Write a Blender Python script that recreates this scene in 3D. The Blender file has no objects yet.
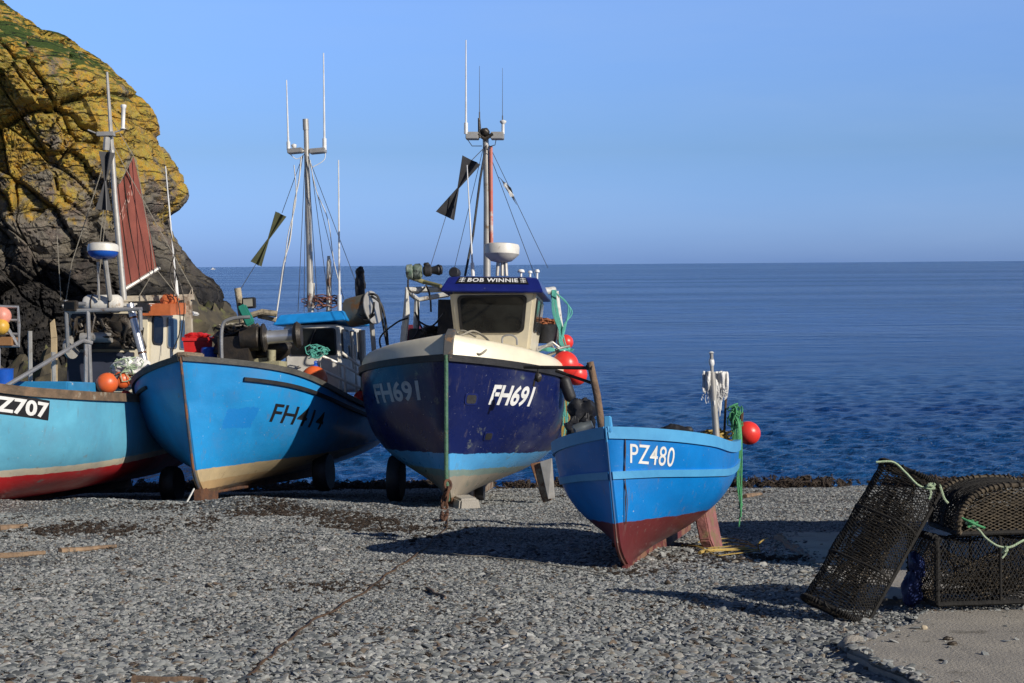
import bpy, bmesh, math, random
import numpy as np
from mathutils import Vector, Matrix, noise
from mathutils.bvhtree import BVHTree
R = math.radians
rnd = random.Random(7)
S = bpy.context.scene

def nvec(p):
    return Vector((noise.noise(p+Vector((11.3, 4.1, 7.7))), noise.noise(p+Vector((-23.9, 31.2, 3.3))), noise.noise(p+Vector((5.7, -17.4, 41.1)))))

# ------------------------------------------------------------------ camera
F = 1500.0; W_, H_ = 1024, 683
CAM = Vector((0, 0, 5.1)); PITCH = R(2.93); ROLL = R(0.43)
fw = Vector((0, math.cos(PITCH), -math.sin(PITCH)))
r0 = Vector((1, 0, 0)); u0 = r0.cross(fw)
rt = r0*math.cos(ROLL) - u0*math.sin(ROLL)
up = u0*math.cos(ROLL) + r0*math.sin(ROLL)
cd = bpy.data.cameras.new('camera'); cam = bpy.data.objects.new('camera', cd); S.collection.objects.link(cam)
cd.sensor_width = 36; cd.lens = F/W_*36; cd.clip_start = 0.1; cd.clip_end = 60000
m = Matrix.Identity(4)
for i in range(3):
    m[i][0] = rt[i]; m[i][1] = up[i]; m[i][2] = -fw[i]; m[i][3] = CAM[i]
cam.matrix_world = m; S.camera = cam

def ray(px, py): return fw + rt*((px-512)/F) + up*((341.5-py)/F)
def P(px, py, Y):
    """world point seen at a pixel of the photograph, Y metres in front"""
    d = ray(px, py); return CAM + d*(Y/d.y)

# ------------------------------------------------------------------ world + sun
SUN_AZ = Vector((0.78, -0.626)).normalized(); SUN_EL = R(27.5)
wd = bpy.data.worlds.new('World'); S.world = wd; wd.use_nodes = True
nt = wd.node_tree; bg = nt.nodes['Background']
sk = nt.nodes.new('ShaderNodeTexSky'); sk.sky_type = 'NISHITA'; sk.sun_disc = False
sk.sun_elevation = SUN_EL; sk.sun_rotation = math.atan2(SUN_AZ.x, SUN_AZ.y)
sk.air_density = 1.0; sk.dust_density = 0.6; sk.ozone_density = 3.2; sk.altitude = 0
_tc = nt.nodes.new('ShaderNodeTexCoord'); _sx = nt.nodes.new('ShaderNodeSeparateXYZ'); nt.links.new(_tc.outputs['Generated'], _sx.inputs[0])
_rp = nt.nodes.new('ShaderNodeValToRGB'); _e = _rp.color_ramp.elements     # how blue the air is at each height above the horizon
_e[0].position = 0; _e[0].color = (.33, .55, 1.36, 1); _e[1].position = 1; _e[1].color = (.06, .08, .125, 1)
for _p, _c in ((.075, (.39, .53, .88)), (.17, (.64, .76, 1.1)), (.35, (.13, .17, .28))):
    _x = _e.new(_p); _x.color = (*_c, 1)
nt.links.new(_sx.outputs[2], _rp.inputs[0])
_mx = nt.nodes.new('ShaderNodeMix'); _mx.data_type = 'RGBA'; _mx.blend_type = 'MULTIPLY'; _mx.inputs[0].default_value = 1
nt.links.new(sk.outputs[0], _mx.inputs[6]); nt.links.new(_rp.outputs[0], _mx.inputs[7])
_mp = nt.nodes.new('ShaderNodeMapping'); _mp.inputs['Scale'].default_value = (1.5, 1.5, 9); _mp.inputs['Rotation'].default_value = (.12, .25, 0); nt.links.new(_tc.outputs['Generated'], _mp.inputs[0])
_nz = nt.nodes.new('ShaderNodeTexNoise'); _nz.inputs['Scale'].default_value = 2.2; _nz.inputs['Detail'].default_value = 7; _nz.inputs['Roughness'].default_value = .6; nt.links.new(_mp.outputs[0], _nz.inputs[0])
_mr = nt.nodes.new('ShaderNodeMapRange'); _mr.inputs[1].default_value = .42; _mr.inputs[2].default_value = .75; _mr.inputs[3].default_value = 0; _mr.inputs[4].default_value = .16; nt.links.new(_nz.outputs[0], _mr.inputs[0])
_m2 = nt.nodes.new('ShaderNodeMix'); _m2.data_type = 'RGBA'; nt.links.new(_mr.outputs[0], _m2.inputs[0]); nt.links.new(_mx.outputs[2], _m2.inputs[6]); _m2.inputs[7].default_value = (2.6, 3.6, 5.2, 1)   # faint high cirrus
nt.links.new(_m2.outputs[2], bg.inputs[0]); bg.inputs[1].default_value = 0.15
sl = bpy.data.lights.new('sun', 'SUN'); sl.energy = 5.0; sl.angle = R(0.5); sl.color = (1, 0.93, 0.82)
so = bpy.data.objects.new('sun', sl); S.collection.objects.link(so)
sd = Vector((SUN_AZ.x*math.cos(SUN_EL), SUN_AZ.y*math.cos(SUN_EL), math.sin(SUN_EL)))
so.rotation_euler = sd.to_track_quat('Z', 'Y').to_euler(); so.location = (20, -20, 30)
S.view_settings.view_transform = 'Standard'; S.view_settings.look = 'None'
S.view_settings.exposure = 0.0; S.view_settings.gamma = 1; S.view_settings.use_curve_mapping = False
S.render.engine = 'CYCLES'; S.render.resolution_x = 1024; S.render.resolution_y = 683

# ------------------------------------------------------------------ materials
def mat(name, col, rough=.5, metal=0., col2=None, sc=6., bump=0., bsc=30., dirt=None, dsc=3., dth=.62, spec=.5, detail=6, stretch=None):
    """painted / worn surface: two tones mixed by noise, patches of dirt with a shape of their own, small bump"""
    M = bpy.data.materials.new(name); M.use_nodes = True; n = M.node_tree.nodes; l = M.node_tree.links
    b = n['Principled BSDF']; b.inputs['Roughness'].default_value = rough; b.inputs['Metallic'].default_value = metal
    b.inputs['Specular IOR Level'].default_value = spec
    tc = n.new('ShaderNodeTexCoord'); vec = tc.outputs['Object']
    if stretch:
        mp = n.new('ShaderNodeMapping'); mp.inputs['Scale'].default_value = stretch; l.new(vec, mp.inputs[0]); vec = mp.outputs[0]
    def nz(scale, d=detail, r=.6):
        t = n.new('ShaderNodeTexNoise'); t.inputs['Scale'].default_value = scale; t.inputs['Detail'].default_value = d
        t.inputs['Roughness'].default_value = r; l.new(vec, t.inputs['Vector']); return t.outputs[0]
    def ramp(x, lo, hi):
        t = n.new('ShaderNodeMapRange'); t.inputs[1].default_value = lo; t.inputs[2].default_value = hi; l.new(x, t.inputs[0]); return t.outputs[0]
    def mix(f, a, c):
        t = n.new('ShaderNodeMix'); t.data_type = 'RGBA'; l.new(f, t.inputs[0])
        for s, v in ((t.inputs[6], a), (t.inputs[7], c)):
            if isinstance(v, tuple): s.default_value = (*v, 1)
            else: l.new(v, s)
        return t.outputs[2]
    if col2 is None: col2 = tuple(c*.78 for c in col)
    c = mix(ramp(nz(sc), .35, .65), col, col2)
    if dirt: c = mix(ramp(nz(dsc, 8, .7), dth, dth+.07), c, dirt)
    l.new(c, b.inputs['Base Color'])
    if bump:
        bp = n.new('ShaderNodeBump'); bp.inputs['Strength'].default_value = bump; bp.inputs['Distance'].default_value = .02
        l.new(nz(bsc, 4), bp.inputs['Height']); l.new(bp.outputs[0], b.inputs['Normal'])
    return M

def band_mat(name, bands, slope=0., rough=.35, wobble=.012, grime=(.25, .2, .14), gth=.64, streak=True, patch=None):
    """hull paint: bands = [(z, colour)...] from the keel up, in the boat's own height; weathered edges and vertical runs"""
    M = bpy.data.materials.new(name); M.use_nodes = True; n = M.node_tree.nodes; l = M.node_tree.links
    b = n['Principled BSDF']; b.inputs['Roughness'].default_value = rough; b.inputs['Coat Weight'].default_value = .15
    tc = n.new('ShaderNodeTexCoord'); sx = n.new('ShaderNodeSeparateXYZ'); l.new(tc.outputs['Object'], sx.inputs[0])
    def math_(op, a, c=None, d=None):
        t = n.new('ShaderNodeMath'); t.operation = op
        for i, v in enumerate((a, c, d)):
            if v is None: continue
            if isinstance(v, (int, float)): t.inputs[i].default_value = v
            else: l.new(v, t.inputs[i])
        return t.outputs[0]
    def nz(scale, st=(1, 1, 1), d=6, r=.6):
        mp = n.new('ShaderNodeMapping'); mp.inputs['Scale'].default_value = st; l.new(tc.outputs['Object'], mp.inputs[0])
        t = n.new('ShaderNodeTexNoise'); t.inputs['Scale'].default_value = scale; t.inputs['Detail'].default_value = d
        t.inputs['Roughness'].default_value = r; l.new(mp.outputs[0], t.inputs['Vector']); return t.outputs[0]
    def rng(x, lo, hi):
        t = n.new('ShaderNodeMapRange'); t.inputs[1].default_value = lo; t.inputs[2].default_value = hi; l.new(x, t.inputs[0]); return t.outputs[0]
    def mix(f, a, c):
        t = n.new('ShaderNodeMix'); t.data_type = 'RGBA'
        if isinstance(f, float): t.inputs[0].default_value = f
        else: l.new(f, t.inputs[0])
        for s, v in ((t.inputs[6], a), (t.inputs[7], c)):
            if isinstance(v, tuple): s.default_value = (*v, 1)
            else: l.new(v, s)
        return t.outputs[2]
    z = math_('MULTIPLY_ADD', sx.outputs[0], slope, sx.outputs[2])
    z = math_('ADD', z, math_('MULTIPLY', math_('SUBTRACT', nz(5), .5), wobble*4))
    c = bands[0][1]
    for zz, cc in bands[1:]:
        c = mix(rng(z, zz-.004, zz+.004), c, cc)
    c0 = c
    dk = mix(1.0, (0, 0, 0), (0, 0, 0))
    t = n.new('ShaderNodeMix'); t.data_type = 'RGBA'; t.blend_type = 'MULTIPLY'; l.new(rng(nz(2.2, d=8), .35, .7), t.inputs[0]); l.new(c0, t.inputs[6]) if not isinstance(c0, tuple) else None
    t.inputs[7].default_value = (.72, .74, .78, 1); c = t.outputs[2]
    if patch:   # touched-up rectangles: (x, z, half w, half h, colour)
        for (qx, qz, hw, hh, cc) in patch:
            nn = math_('MULTIPLY', math_('SUBTRACT', nz(9), .5), .12)
            fx = math_('ADD', math_('ABSOLUTE', math_('SUBTRACT', sx.outputs[0], qx)), nn)
            fz = math_('ADD', math_('ABSOLUTE', math_('SUBTRACT', sx.outputs[2], qz)), nn)
            f = math_('MULTIPLY', math_('LESS_THAN', fx, hw), math_('LESS_THAN', fz, hh))
            f = math_('MULTIPLY', f, math_('GREATER_THAN', sx.outputs[1], 0.0))
            c = mix(f, c, cc)
    # grime clings low down
    lowz = rng(sx.outputs[2], .9, .05)
    g = math_('ADD', nz(3.5, d=9, r=.7), math_('MULTIPLY', lowz, .10))
    c = mix(rng(g, gth, gth+.09), c, grime)
    if streak:
        s1 = nz(9, (1.4, 1.4, .13), d=5, r=.65)
        c = mix(math_('MULTIPLY', rng(s1, .60, .72), .4), c, (.16, .14, .12))
        s3 = nz(14, (.25, .25, 2.4), d=4, r=.7); c = mix(math_('MULTIPLY', rng(s3, .69, .72), .35), c, (.35, .36, .36))
        s4 = nz(1.1, d=7, r=.65); c = mix(math_('MULTIPLY', rng(s4, .5, .72), .10), c, (.5, .55, .6))
        s2 = nz(30, (1, 1, 1), d=3)
        c = mix(math_('MULTIPLY', rng(s2, .70, .73), .6), c, (.6, .6, .58))
    l.new(c, b.inputs['Base Color'])
    rr = math_('MULTIPLY_ADD', nz(4), .3, rough-.1); l.new(rr, b.inputs['Roughness'])
    bp = n.new('ShaderNodeBump'); bp.inputs['Strength'].default_value = .25; bp.inputs['Distance'].default_value = .02
    l.new(math_('ADD', nz(4), math_('MULTIPLY', nz(45), .12)), bp.inputs['Height']); l.new(bp.outputs[0], b.inputs['Normal'])
    return M

M = {}
M['white'] = mat('white_paint', (.72, .69, .62), .4, dirt=(.35, .25, .15), dsc=2.5, dth=.62)
M['cream'] = mat('cream_gelcoat', (.74, .67, .5), .35, col2=(.66, .6, .46), dirt=(.4, .3, .18), dth=.68)
M['steel'] = mat('galvanised_steel', (.42, .42, .42), .45, .6, dirt=(.22, .12, .06), dsc=5, dth=.62, bump=.2)
M['stainless'] = mat('polished_steel', (.72, .72, .72), .36, .8, bump=.05)
M['alu'] = mat('weathered_aluminium', (.5, .48, .44), .5, .5, dirt=(.25, .18, .12), dth=.6)
M['whitepole'] = mat('white_fibreglass', (.8, .8, .78), .4)
M['rust'] = mat('rusty_steel', (.16, .07, .035), .85, .2, col2=(.07, .04, .03), bump=.6, bsc=40)
M['wood'] = mat('grey_weathered_wood', (.25, .19, .13), .8, col2=(.14, .1, .07), bump=.5, bsc=25, stretch=(1, 6, 6))
M['timber'] = mat('rough_timber', (.2, .13, .08), .85, col2=(.1, .065, .045), dirt=(.35, .28, .2), bump=.8, bsc=18)
M['drift'] = mat('orange_driftwood', (.3, .2, .12), .85, col2=(.15, .1, .065), dirt=(.1, .08, .06), dsc=9, dth=.55, bump=.6, bsc=30)
M['black'] = mat('black_rubber', (.012, .012, .014), .55, col2=(.025, .025, .028), bump=.2)
M['dark'] = mat('dark_greasy_metal', (.03, .028, .026), .45, .4, col2=(.07, .055, .04), dirt=(.12, .07, .04), bump=.4)
M['glass'] = mat('dark_window_glass', (.005, .006, .008), .1, col2=(.018, .02, .02), sc=3.2, spec=.3)  # lighter mottling painted in as reflections on the panes
M['blueglass'] = mat('blue_window_glass', (.03, .07, .13), .1, col2=(.05, .09, .15), sc=4)
M['orange'] = mat('orange_buoy_plastic', (.75, .13, .03), .38, col2=(.62, .12, .04), dirt=(.35, .14, .07), dth=.6, dsc=5, bump=.15)
M['red'] = mat('red_buoy_plastic', (.78, .035, .03), .35, col2=(.7, .05, .035), dirt=(.42, .1, .07), dth=.62, dsc=6, bump=.15)
M['hotred'] = mat('bright_red_plastic', (.62, .02, .02), .4)
M['pink'] = mat('faded_pink_buoy', (.75, .3, .22), .45)
M['yellow'] = mat('yellow_plastic', (.7, .4, .05), .45)
M['green'] = mat('green_rope', (.06, .32, .12), .8, col2=(.12, .42, .2), sc=60, bump=.8, bsc=160)
M['teal'] = mat('teal_rope', (.08, .42, .34), .8, col2=(.15, .5, .42), sc=60, bump=.8, bsc=160)
M['paleg'] = mat('pale_green_rope', (.35, .5, .3), .8, col2=(.5, .58, .42), sc=60, bump=.8, bsc=160)
M['orope'] = mat('ochre_rope', (.45, .3, .06), .8, col2=(.3, .22, .08), sc=60)
M['rope'] = mat('grey_rope', (.38, .35, .28), .85, col2=(.25, .22, .17), sc=60, bump=.8, bsc=160)
M['wrope'] = mat('white_rope', (.65, .64, .6), .8, sc=60)
M['drope'] = mat('dark_chain', (.07, .05, .035), .8, .3, col2=(.12, .07, .04), bump=.5)
M['wire'] = mat('rigging_wire', (.12, .12, .12), .5, .5)
M['navy'] = mat('navy_paint', (.006, .012, .085), .3, col2=(.01, .02, .12), dirt=(.1, .1, .1), dth=.7)
M['sky'] = mat('light_blue_paint', (.06, .27, .58), .4, col2=(.09, .33, .62), dirt=(.3, .25, .2), dth=.68)
M['royal'] = mat('royal_blue_paint', (.012, .1, .5), .4)
M['sail'] = mat('tan_sailcloth', (.24, .065, .045), .85, col2=(.17, .045, .033), sc=2.5, bump=.3, bsc=8)
M['cloth'] = mat('white_tattered_cloth', (.75, .74, .72), .9, bump=.6)
M['dcloth'] = mat('dark_tarpaulin', (.015, .016, .02), .6, bump=.5, bsc=12)
M['olive'] = mat('olive_day_shape', (.07, .075, .03), .6, col2=(.04, .045, .02))
M['charcoal'] = mat('black_day_shape', (.035, .035, .04), .5, col2=(.02, .02, .022))
M['tealbox'] = mat('teal_float', (.02, .22, .16), .5)
M['letter_w'] = mat('white_letter_paint', (.8, .8, .78), .45, col2=(.68, .68, .66), dirt=(.4, .36, .3), dth=.7)
M['letter_b'] = mat('black_letter_paint', (.012, .012, .015), .5)
M['letter_g'] = mat('grey_letter_paint', (.42, .44, .46), .5, dirt=(.2, .2, .22), dth=.58)  # greyer and blotchier than the white letters on the other bow
M['redstripe'] = mat('faded_red_tape', (.55, .12, .08), .6, col2=(.5, .2, .15), dirt=(.6, .5, .45), dth=.6, dsc=1.5)
M['net'] = mat('tarred_netting', (.0055, .005, .005), .85, col2=(.012, .0105, .009), sc=14, dirt=(.10, .08, .05), dsc=13, dth=.66, bump=.5)
M['netlight'] = mat('weathered_twine', (.11, .085, .055), .85, col2=(.03, .024, .018), sc=16)
M['skin_pad'] = mat('peach_weathered_plywood', (.5, .38, .22), .7)

# ------------------------------------------------------------------ mesh helpers
class MB:
    def __init__(s, X=None): s.v = []; s.f = []; s.X = X    # X: optional point converter
    def c(s, p):
        return s.X(p) if s.X and not isinstance(p, Vector) else Vector(p)
    def add(s, vs, fs):
        o = len(s.v); s.v += [Vector(v) for v in vs]; s.f += [tuple(i+o for i in f) for f in fs]
    def tube(s, pts, r, n=8, cap=True, r2=None, closed=False):
        pts = [s.c(p) for p in pts]; N = len(pts)
        if N < 2: return
        vs = []; up_ = None
        for i, p in enumerate(pts):
            if closed: t = pts[(i+1) % N]-pts[i-1]
            else: t = pts[min(i+1, N-1)]-pts[max(i-1, 0)]
            if t.length < 1e-9: t = Vector((0, 0, 1))
            t.normalize()
            if up_ is None: up_ = t.orthogonal().normalized()
            else:
                up_ = up_-t*up_.dot(t)
                up_ = up_.normalized() if up_.length > 1e-6 else t.orthogonal().normalized()
            q = t.cross(up_)
            rr = r if r2 is None else r+(r2-r)*i/(N-1)
            for k in range(n):
                a = 2*math.pi*k/n; vs.append(p+(up_*math.cos(a)+q*math.sin(a))*rr)
        fs = []
        for i in range(N if closed else N-1):
            j = (i+1) % N
            for k in range(n): fs.append((i*n+k, i*n+(k+1) % n, j*n+(k+1) % n, j*n+k))
        if cap and not closed: fs.append(tuple(range(n))[::-1]); fs.append(tuple((N-1)*n+k for k in range(n)))
        s.add(vs, fs)
    def box(s, c, size, ax=None, taper=1.):
        c = s.c(c); ax = ax or Matrix.Identity(3); a, b, d = size; vs = []
        for z in (-1, 1):
            k = taper if z > 0 else 1.
            for x, y in ((-1, -1), (1, -1), (1, 1), (-1, 1)): vs.append(c+ax @ Vector((x*a/2*k, y*b/2*k, z*d/2)))
        s.add(vs, [(3, 2, 1, 0), (4, 5, 6, 7), (0, 1, 5, 4), (1, 2, 6, 5), (2, 3, 7, 6), (3, 0, 4, 7)])
    def lathe(s, base, axis, prof, n=20):
        """prof = [(r, h)...] along axis from base"""
        base = s.c(base); t = Vector(axis).normalized(); u = t.orthogonal().normalized(); w = t.cross(u); vs = []; fs = []
        for r, h in prof:
            for k in range(n):
                a = 2*math.pi*k/n; vs.append(base+t*h+(u*math.cos(a)+w*math.sin(a))*r)
        for i in range(len(prof)-1):
            for k in range(n): fs.append((i*n+k, i*n+(k+1) % n, (i+1)*n+(k+1) % n, (i+1)*n+k))
        fs.append(tuple(range(n))[::-1]); fs.append(tuple((len(prof)-1)*n+k for k in range(n)))
        s.add(vs, fs)
    def prism(s, pts, d):
        """closed outline (points) extruded by vector d"""
        pts = [s.c(p) for p in pts]; d = Vector(d); n = len(pts)
        s.add(pts+[p+d for p in pts], [tuple(range(n))[::-1], tuple(range(n, 2*n))]+[(i, (i+1) % n, n+(i+1) % n, n+i) for i in range(n)])
    def blob(s, c, rad, seed=0, amp=.15, n=26, fr=1.5):
        c = s.c(c); rx, ry, rz = rad if isinstance(rad, tuple) else (rad,)*3; vs = []; fs = []; m = n//2
        for i in range(m+1):
            th = math.pi*i/m
            for k in range(n):
                a = 2*math.pi*k/n; d = Vector((math.sin(th)*math.cos(a), math.sin(th)*math.sin(a), math.cos(th)))
                q = 1+amp*(noise.noise(d*fr+Vector((seed*7.3, seed, 0)))+.55*(abs(noise.noise(d*fr*2.6+Vector((seed, 3, 1))))-.2)+.3*abs(noise.noise(d*fr*6+Vector((seed, 3, 1))))) if amp else 1
                vs.append(c+Vector((d.x*rx, d.y*ry, d.z*rz))*q)
        for i in range(m):
            for k in range(n): fs.append((i*n+k, (i+1)*n+k, (i+1)*n+(k+1) % n, i*n+(k+1) % n))
        s.add(vs, fs)
    def grid(s, rows, flip=False):
        o = []; a = len(rows); b = len(rows[0])
        for r in rows: o += list(r)
        fs = []
        for i in range(a-1):
            for j in range(b-1):
                q = (i*b+j, i*b+j+1, (i+1)*b+j+1, (i+1)*b+j); fs.append(q[::-1] if flip else q)
        s.add(o, fs)
    def build(s, name, m, parent=None, smooth=True, bevel=0, weld=False, rec=True):
        me = bpy.data.meshes.new(name); me.from_pydata([tuple(v) for v in s.v], [], s.f)
        bm = bmesh.new(); bm.from_mesh(me)
        if weld: bmesh.ops.remove_doubles(bm, verts=bm.verts, dist=1e-4)
        if bevel: 
            es = [e for e in bm.edges if e.is_manifold and e.calc_face_angle(0) > .6]
            bmesh.ops.bevel(bm, geom=es, offset=bevel, segments=2, affect='EDGES', clamp_overlap=True)
        if rec: bmesh.ops.recalc_face_normals(bm, faces=bm.faces)
        bm.to_mesh(me); bm.free()
        me.materials.append(m)
        o = bpy.data.objects.new(name, me); S.collection.objects.link(o)
        if smooth:
            me.polygons.foreach_set('use_smooth', [True]*len(me.polygons))
            try: me.set_sharp_from_angle(angle=R(42))
            except Exception: pass
        if parent: o.parent = parent
        return o

def tag(o, label=None, cat=None, group=None, kind=None):
    if label: o['label'] = label
    if cat: o['category'] = cat
    if group: o['group'] = group
    if kind: o['kind'] = kind
    return o
def empty(name, M4, label, cat, group=None):
    e = bpy.data.objects.new(name, None); S.collection.objects.link(e); e.matrix_world = M4; e.empty_display_size = .2
    return tag(e, label, cat, group)

def catenary(a, b, sag, n=12, wob=0., seed=0):
    a = Vector(a); b = Vector(b); o = []
    for i in range(n+1):
        t = i/n; p = a.lerp(b, t); p.z -= sag*4*t*(1-t)
        if wob: p += nvec(Vector((t*5, seed*3.1, 0)))*wob
        o.append(p)
    return o
def wander(c, rad, n, seed, k=1.3):
    """points of a tangled line filling an ellipsoid"""
    c = Vector(c); o = []
    for i in range(n):
        v = nvec(Vector((i*.23*k, seed*5.7, seed*1.3)))*1.9
        o.append(c+Vector((max(-1.1, min(1.1, v.x))*rad[0], max(-1.1, min(1.1, v.y))*rad[1], max(-1.1, min(1.1, v.z))*rad[2])))
    return o
def smooth_path(pts, k=6):
    pts = [Vector(p) for p in pts]; o = []
    for i in range(len(pts)-1):
        p0 = pts[max(i-1, 0)]; p1 = pts[i]; p2 = pts[i+1]; p3 = pts[min(i+2, len(pts)-1)]
        for j in range(k):
            t = j/k
            o.append(.5*((2*p1)+(p2-p0)*t+(2*p0-5*p1+4*p2-p3)*t*t+(3*p1-p0-3*p2+p3)*t**3))
    o.append(pts[-1]); return o

def text_mesh(txt, bold=0., shear=0., space=1.):
    cu = bpy.data.curves.new('t', 'FONT'); cu.body = txt; cu.offset = bold; cu.shear = shear; cu.space_character = space; cu.resolution_u = 4
    ob = bpy.data.objects.new('t', cu); S.collection.objects.link(ob)
    bpy.context.view_layer.update()
    me = bpy.data.meshes.new_from_object(ob.evaluated_get(bpy.context.evaluated_depsgraph_get()))
    bpy.data.objects.remove(ob); bpy.data.curves.remove(cu)
    bm = bmesh.new(); bm.from_mesh(me); bpy.data.meshes.remove(me)
    x0 = min(v.co.x for v in bm.verts); x1 = max(v.co.x for v in bm.verts); y0 = min(v.co.y for v in bm.verts); y1 = max(v.co.y for v in bm.verts)
    for v in bm.verts: v.co = Vector(((v.co.x-x0)/(x1-x0), (v.co.y-y0)/(y1-y0), 0))
    for i in range(1, 40):
        g = bm.verts[:]+bm.edges[:]+bm.faces[:]
        bmesh.ops.bisect_plane(bm, geom=g, plane_co=(i/40, 0, 0), plane_no=(1, 0, 0))
    for i in range(1, 5):
        g = bm.verts[:]+bm.edges[:]+bm.faces[:]
        bmesh.ops.bisect_plane(bm, geom=g, plane_co=(0, i/5, 0), plane_no=(0, 1, 0))
    return bm
def rect_mesh(nx=40, ny=5, skew=0.):
    bm = bmesh.new(); vs = [[bm.verts.new((i/nx+skew*(j/ny), j/ny, 0)) for i in range(nx+1)] for j in range(ny+1)]
    for j in range(ny):
        for i in range(nx): bm.faces.new((vs[j][i], vs[j][i+1], vs[j+1][i+1], vs[j+1][i]))
    return bm
def flat_map(bm, fn, name, m, parent):
    for v in bm.verts: v.co = fn(v.co.x, v.co.y)
    me = bpy.data.meshes.new(name); bm.to_mesh(me); bm.free(); me.materials.append(m)
    o = bpy.data.objects.new(name, me); S.collection.objects.link(o); o.parent = parent; return o

def lerp_s(t, x):
    """smooth interpolation through a table"""
    if x <= t[0][0]: return t[0][1]
    for i, ((a, b), (c, d)) in enumerate(zip(t, t[1:])):
        if x <= c:
            k = (x-a)/(c-a); m0 = (d-(t[i-1][1] if i else b))/(c-(t[i-1][0] if i else a)) if i else (d-b)/(c-a)
            m1 = (t[i+2][1]-b)/(t[i+2][0]-a) if i+2 < len(t) else (d-b)/(c-a); h = c-a
            return (2*k**3-3*k*k+1)*b+(k**3-2*k*k+k)*h*m0+(-2*k**3+3*k*k)*d+(k**3-k*k)*h*m1
    return t[-1][1]
# ------------------------------------------------------------------ the beach
def lerp_tab(t, x):
    if x <= t[0][0]: return t[0][1]
    for (a, b), (c, d) in zip(t, t[1:]):
        if x <= c: return b+(d-b)*(x-a)/(c-a)
    return t[-1][1]
GT = [(-40, 3.62+3.84), (0, 3.62), (14, 2.276), (22, 1.5), (30, .57), (31, .44), (40, -1.3), (60, -3), (90, -4)]
def g0(x, y): return lerp_tab(GT, y)
def gz(x, y):
    z = g0(x, y)
    z += .13*max(0, min(1, (-x-1.5)/2.))*max(0, 1-abs(y-22)/7)
    z += .05*noise.noise(Vector((x*.45, y*.45, 1)))+.03*noise.noise(Vector((x*1.3, y*1.3, 4)))
    if x < -1: z += .16*math.exp(-((y-21.2+.25*x*.1)/.45)**2)*(.6+.6*noise.noise(Vector((x*.9, 3, 0))))*max(0, min(1, (-x-1)/1.5))
    if x < -11: z += (-11-x)*.12
    return z
def G(x, y, dz=0.): return Vector((x, y, gz(x, y)+dz))

def ground_mat():
    Mt = bpy.data.materials.new('shingle_beach'); Mt.use_nodes = True; n = Mt.node_tree.nodes; l = Mt.node_tree.links
    b = n['Principled BSDF']; b.inputs['Roughness'].default_value = .85
    tc = n.new('ShaderNodeTexCoord')
    v = n.new('ShaderNodeTexVoronoi'); v.inputs['Scale'].default_value = 26; l.new(tc.outputs['Object'], v.inputs[0])
    r = n.new('ShaderNodeValToRGB'); e = r.color_ramp.elements
    e[0].color = (.035, .04, .045, 1); e[0].position = .0; e[1].color = (.19, .2, .21, 1); e[1].position = 1
    x = e.new(.45); x.color = (.1, .11, .12, 1); x = e.new(.8); x.color = (.16, .14, .11, 1)
    sp = n.new('ShaderNodeSeparateColor'); l.new(v.outputs['Color'], sp.inputs[0]); l.new(sp.outputs[0], r.inputs[0])
    l.new(r.outputs[0], b.inputs['Base Color'])
    bp = n.new('ShaderNodeBump'); bp.inputs['Strength'].default_value = 1; bp.inputs['Distance'].default_value = .03; bp.invert = True
    l.new(v.outputs['Distance'], bp.inputs['Height']); l.new(bp.outputs[0], b.inputs['Normal'])
    return Mt
def stone_mat():
    Mt = bpy.data.materials.new('slate_pebbles'); Mt.use_nodes = True; n = Mt.node_tree.nodes; l = Mt.node_tree.links
    b = n['Principled BSDF']; b.inputs['Roughness'].default_value = .62; b.inputs['Specular IOR Level'].default_value = .35
    oi = n.new('ShaderNodeObjectInfo'); r = n.new('ShaderNodeValToRGB'); e = r.color_ramp.elements
    r.color_ramp.interpolation = 'LINEAR'
    e[0].color = (.045, .05, .058, 1); e[0].position = 0; e[1].color = (.44, .43, .41, 1); e[1].position = 1
    for p_, c_ in ((.12, (.09, .1, .105)), (.3, (.2, .212, .21)), (.5, (.31, .32, .31)), (.68, (.265, .275, .27)), (.8, (.36, .365, .35)), (.88, (.21, .185, .15)), (.93, (.12, .085, .06)), (.96, (.28, .28, .28))):
        x = e.new(p_); x.color = (*c_, 1)
    l.new(oi.outputs['Random'], r.inputs[0])
    tc = n.new('ShaderNodeTexCoord'); nz = n.new('ShaderNodeTexNoise'); nz.inputs['Scale'].default_value = 1.6; nz.inputs['Detail'].default_value = 6
    l.new(tc.outputs['Object'], nz.inputs[0])
    mr = n.new('ShaderNodeMapRange'); mr.inputs[1].default_value = .3; mr.inputs[2].default_value = .7; mr.inputs[3].default_value = .72; mr.inputs[4].default_value = 1.2; l.new(nz.outputs[0], mr.inputs[0])
    mx = n.new('ShaderNodeMix'); mx.data_type = 'RGBA'; mx.blend_type = 'MULTIPLY'; mx.inputs[0].default_value = 1
    l.new(r.outputs[0], mx.inputs[6]); cc = n.new('ShaderNodeCombineColor'); [l.new(mr.outputs[0], cc.inputs[i]) for i in range(3)]; l.new(cc.outputs[0], mx.inputs[7])
    l.new(mx.outputs[2], b.inputs['Base Color']); return Mt
M['ground'] = ground_mat(); M['stone'] = stone_mat()

def axis(segs):
    o = []
    for a, b, st in segs:
        n_ = max(1, round((b-a)/st)); o += [a+(b-a)*i/n_ for i in range(n_)]
    o.append(segs[-1][1]); return o
xs = axis([(-60, -16, 2), (-16, 14, .16), (14, 60, 3)]); ys = axis([(-40, 5, 3), (5, 34, .16), (34, 90, 3)])
mb = MB(); mb.grid([[Vector((x, y, gz(x, y))) for x in xs] for y in ys]); 
tag(mb.build('ground', M['ground'], rec=False), kind='structure')

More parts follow.
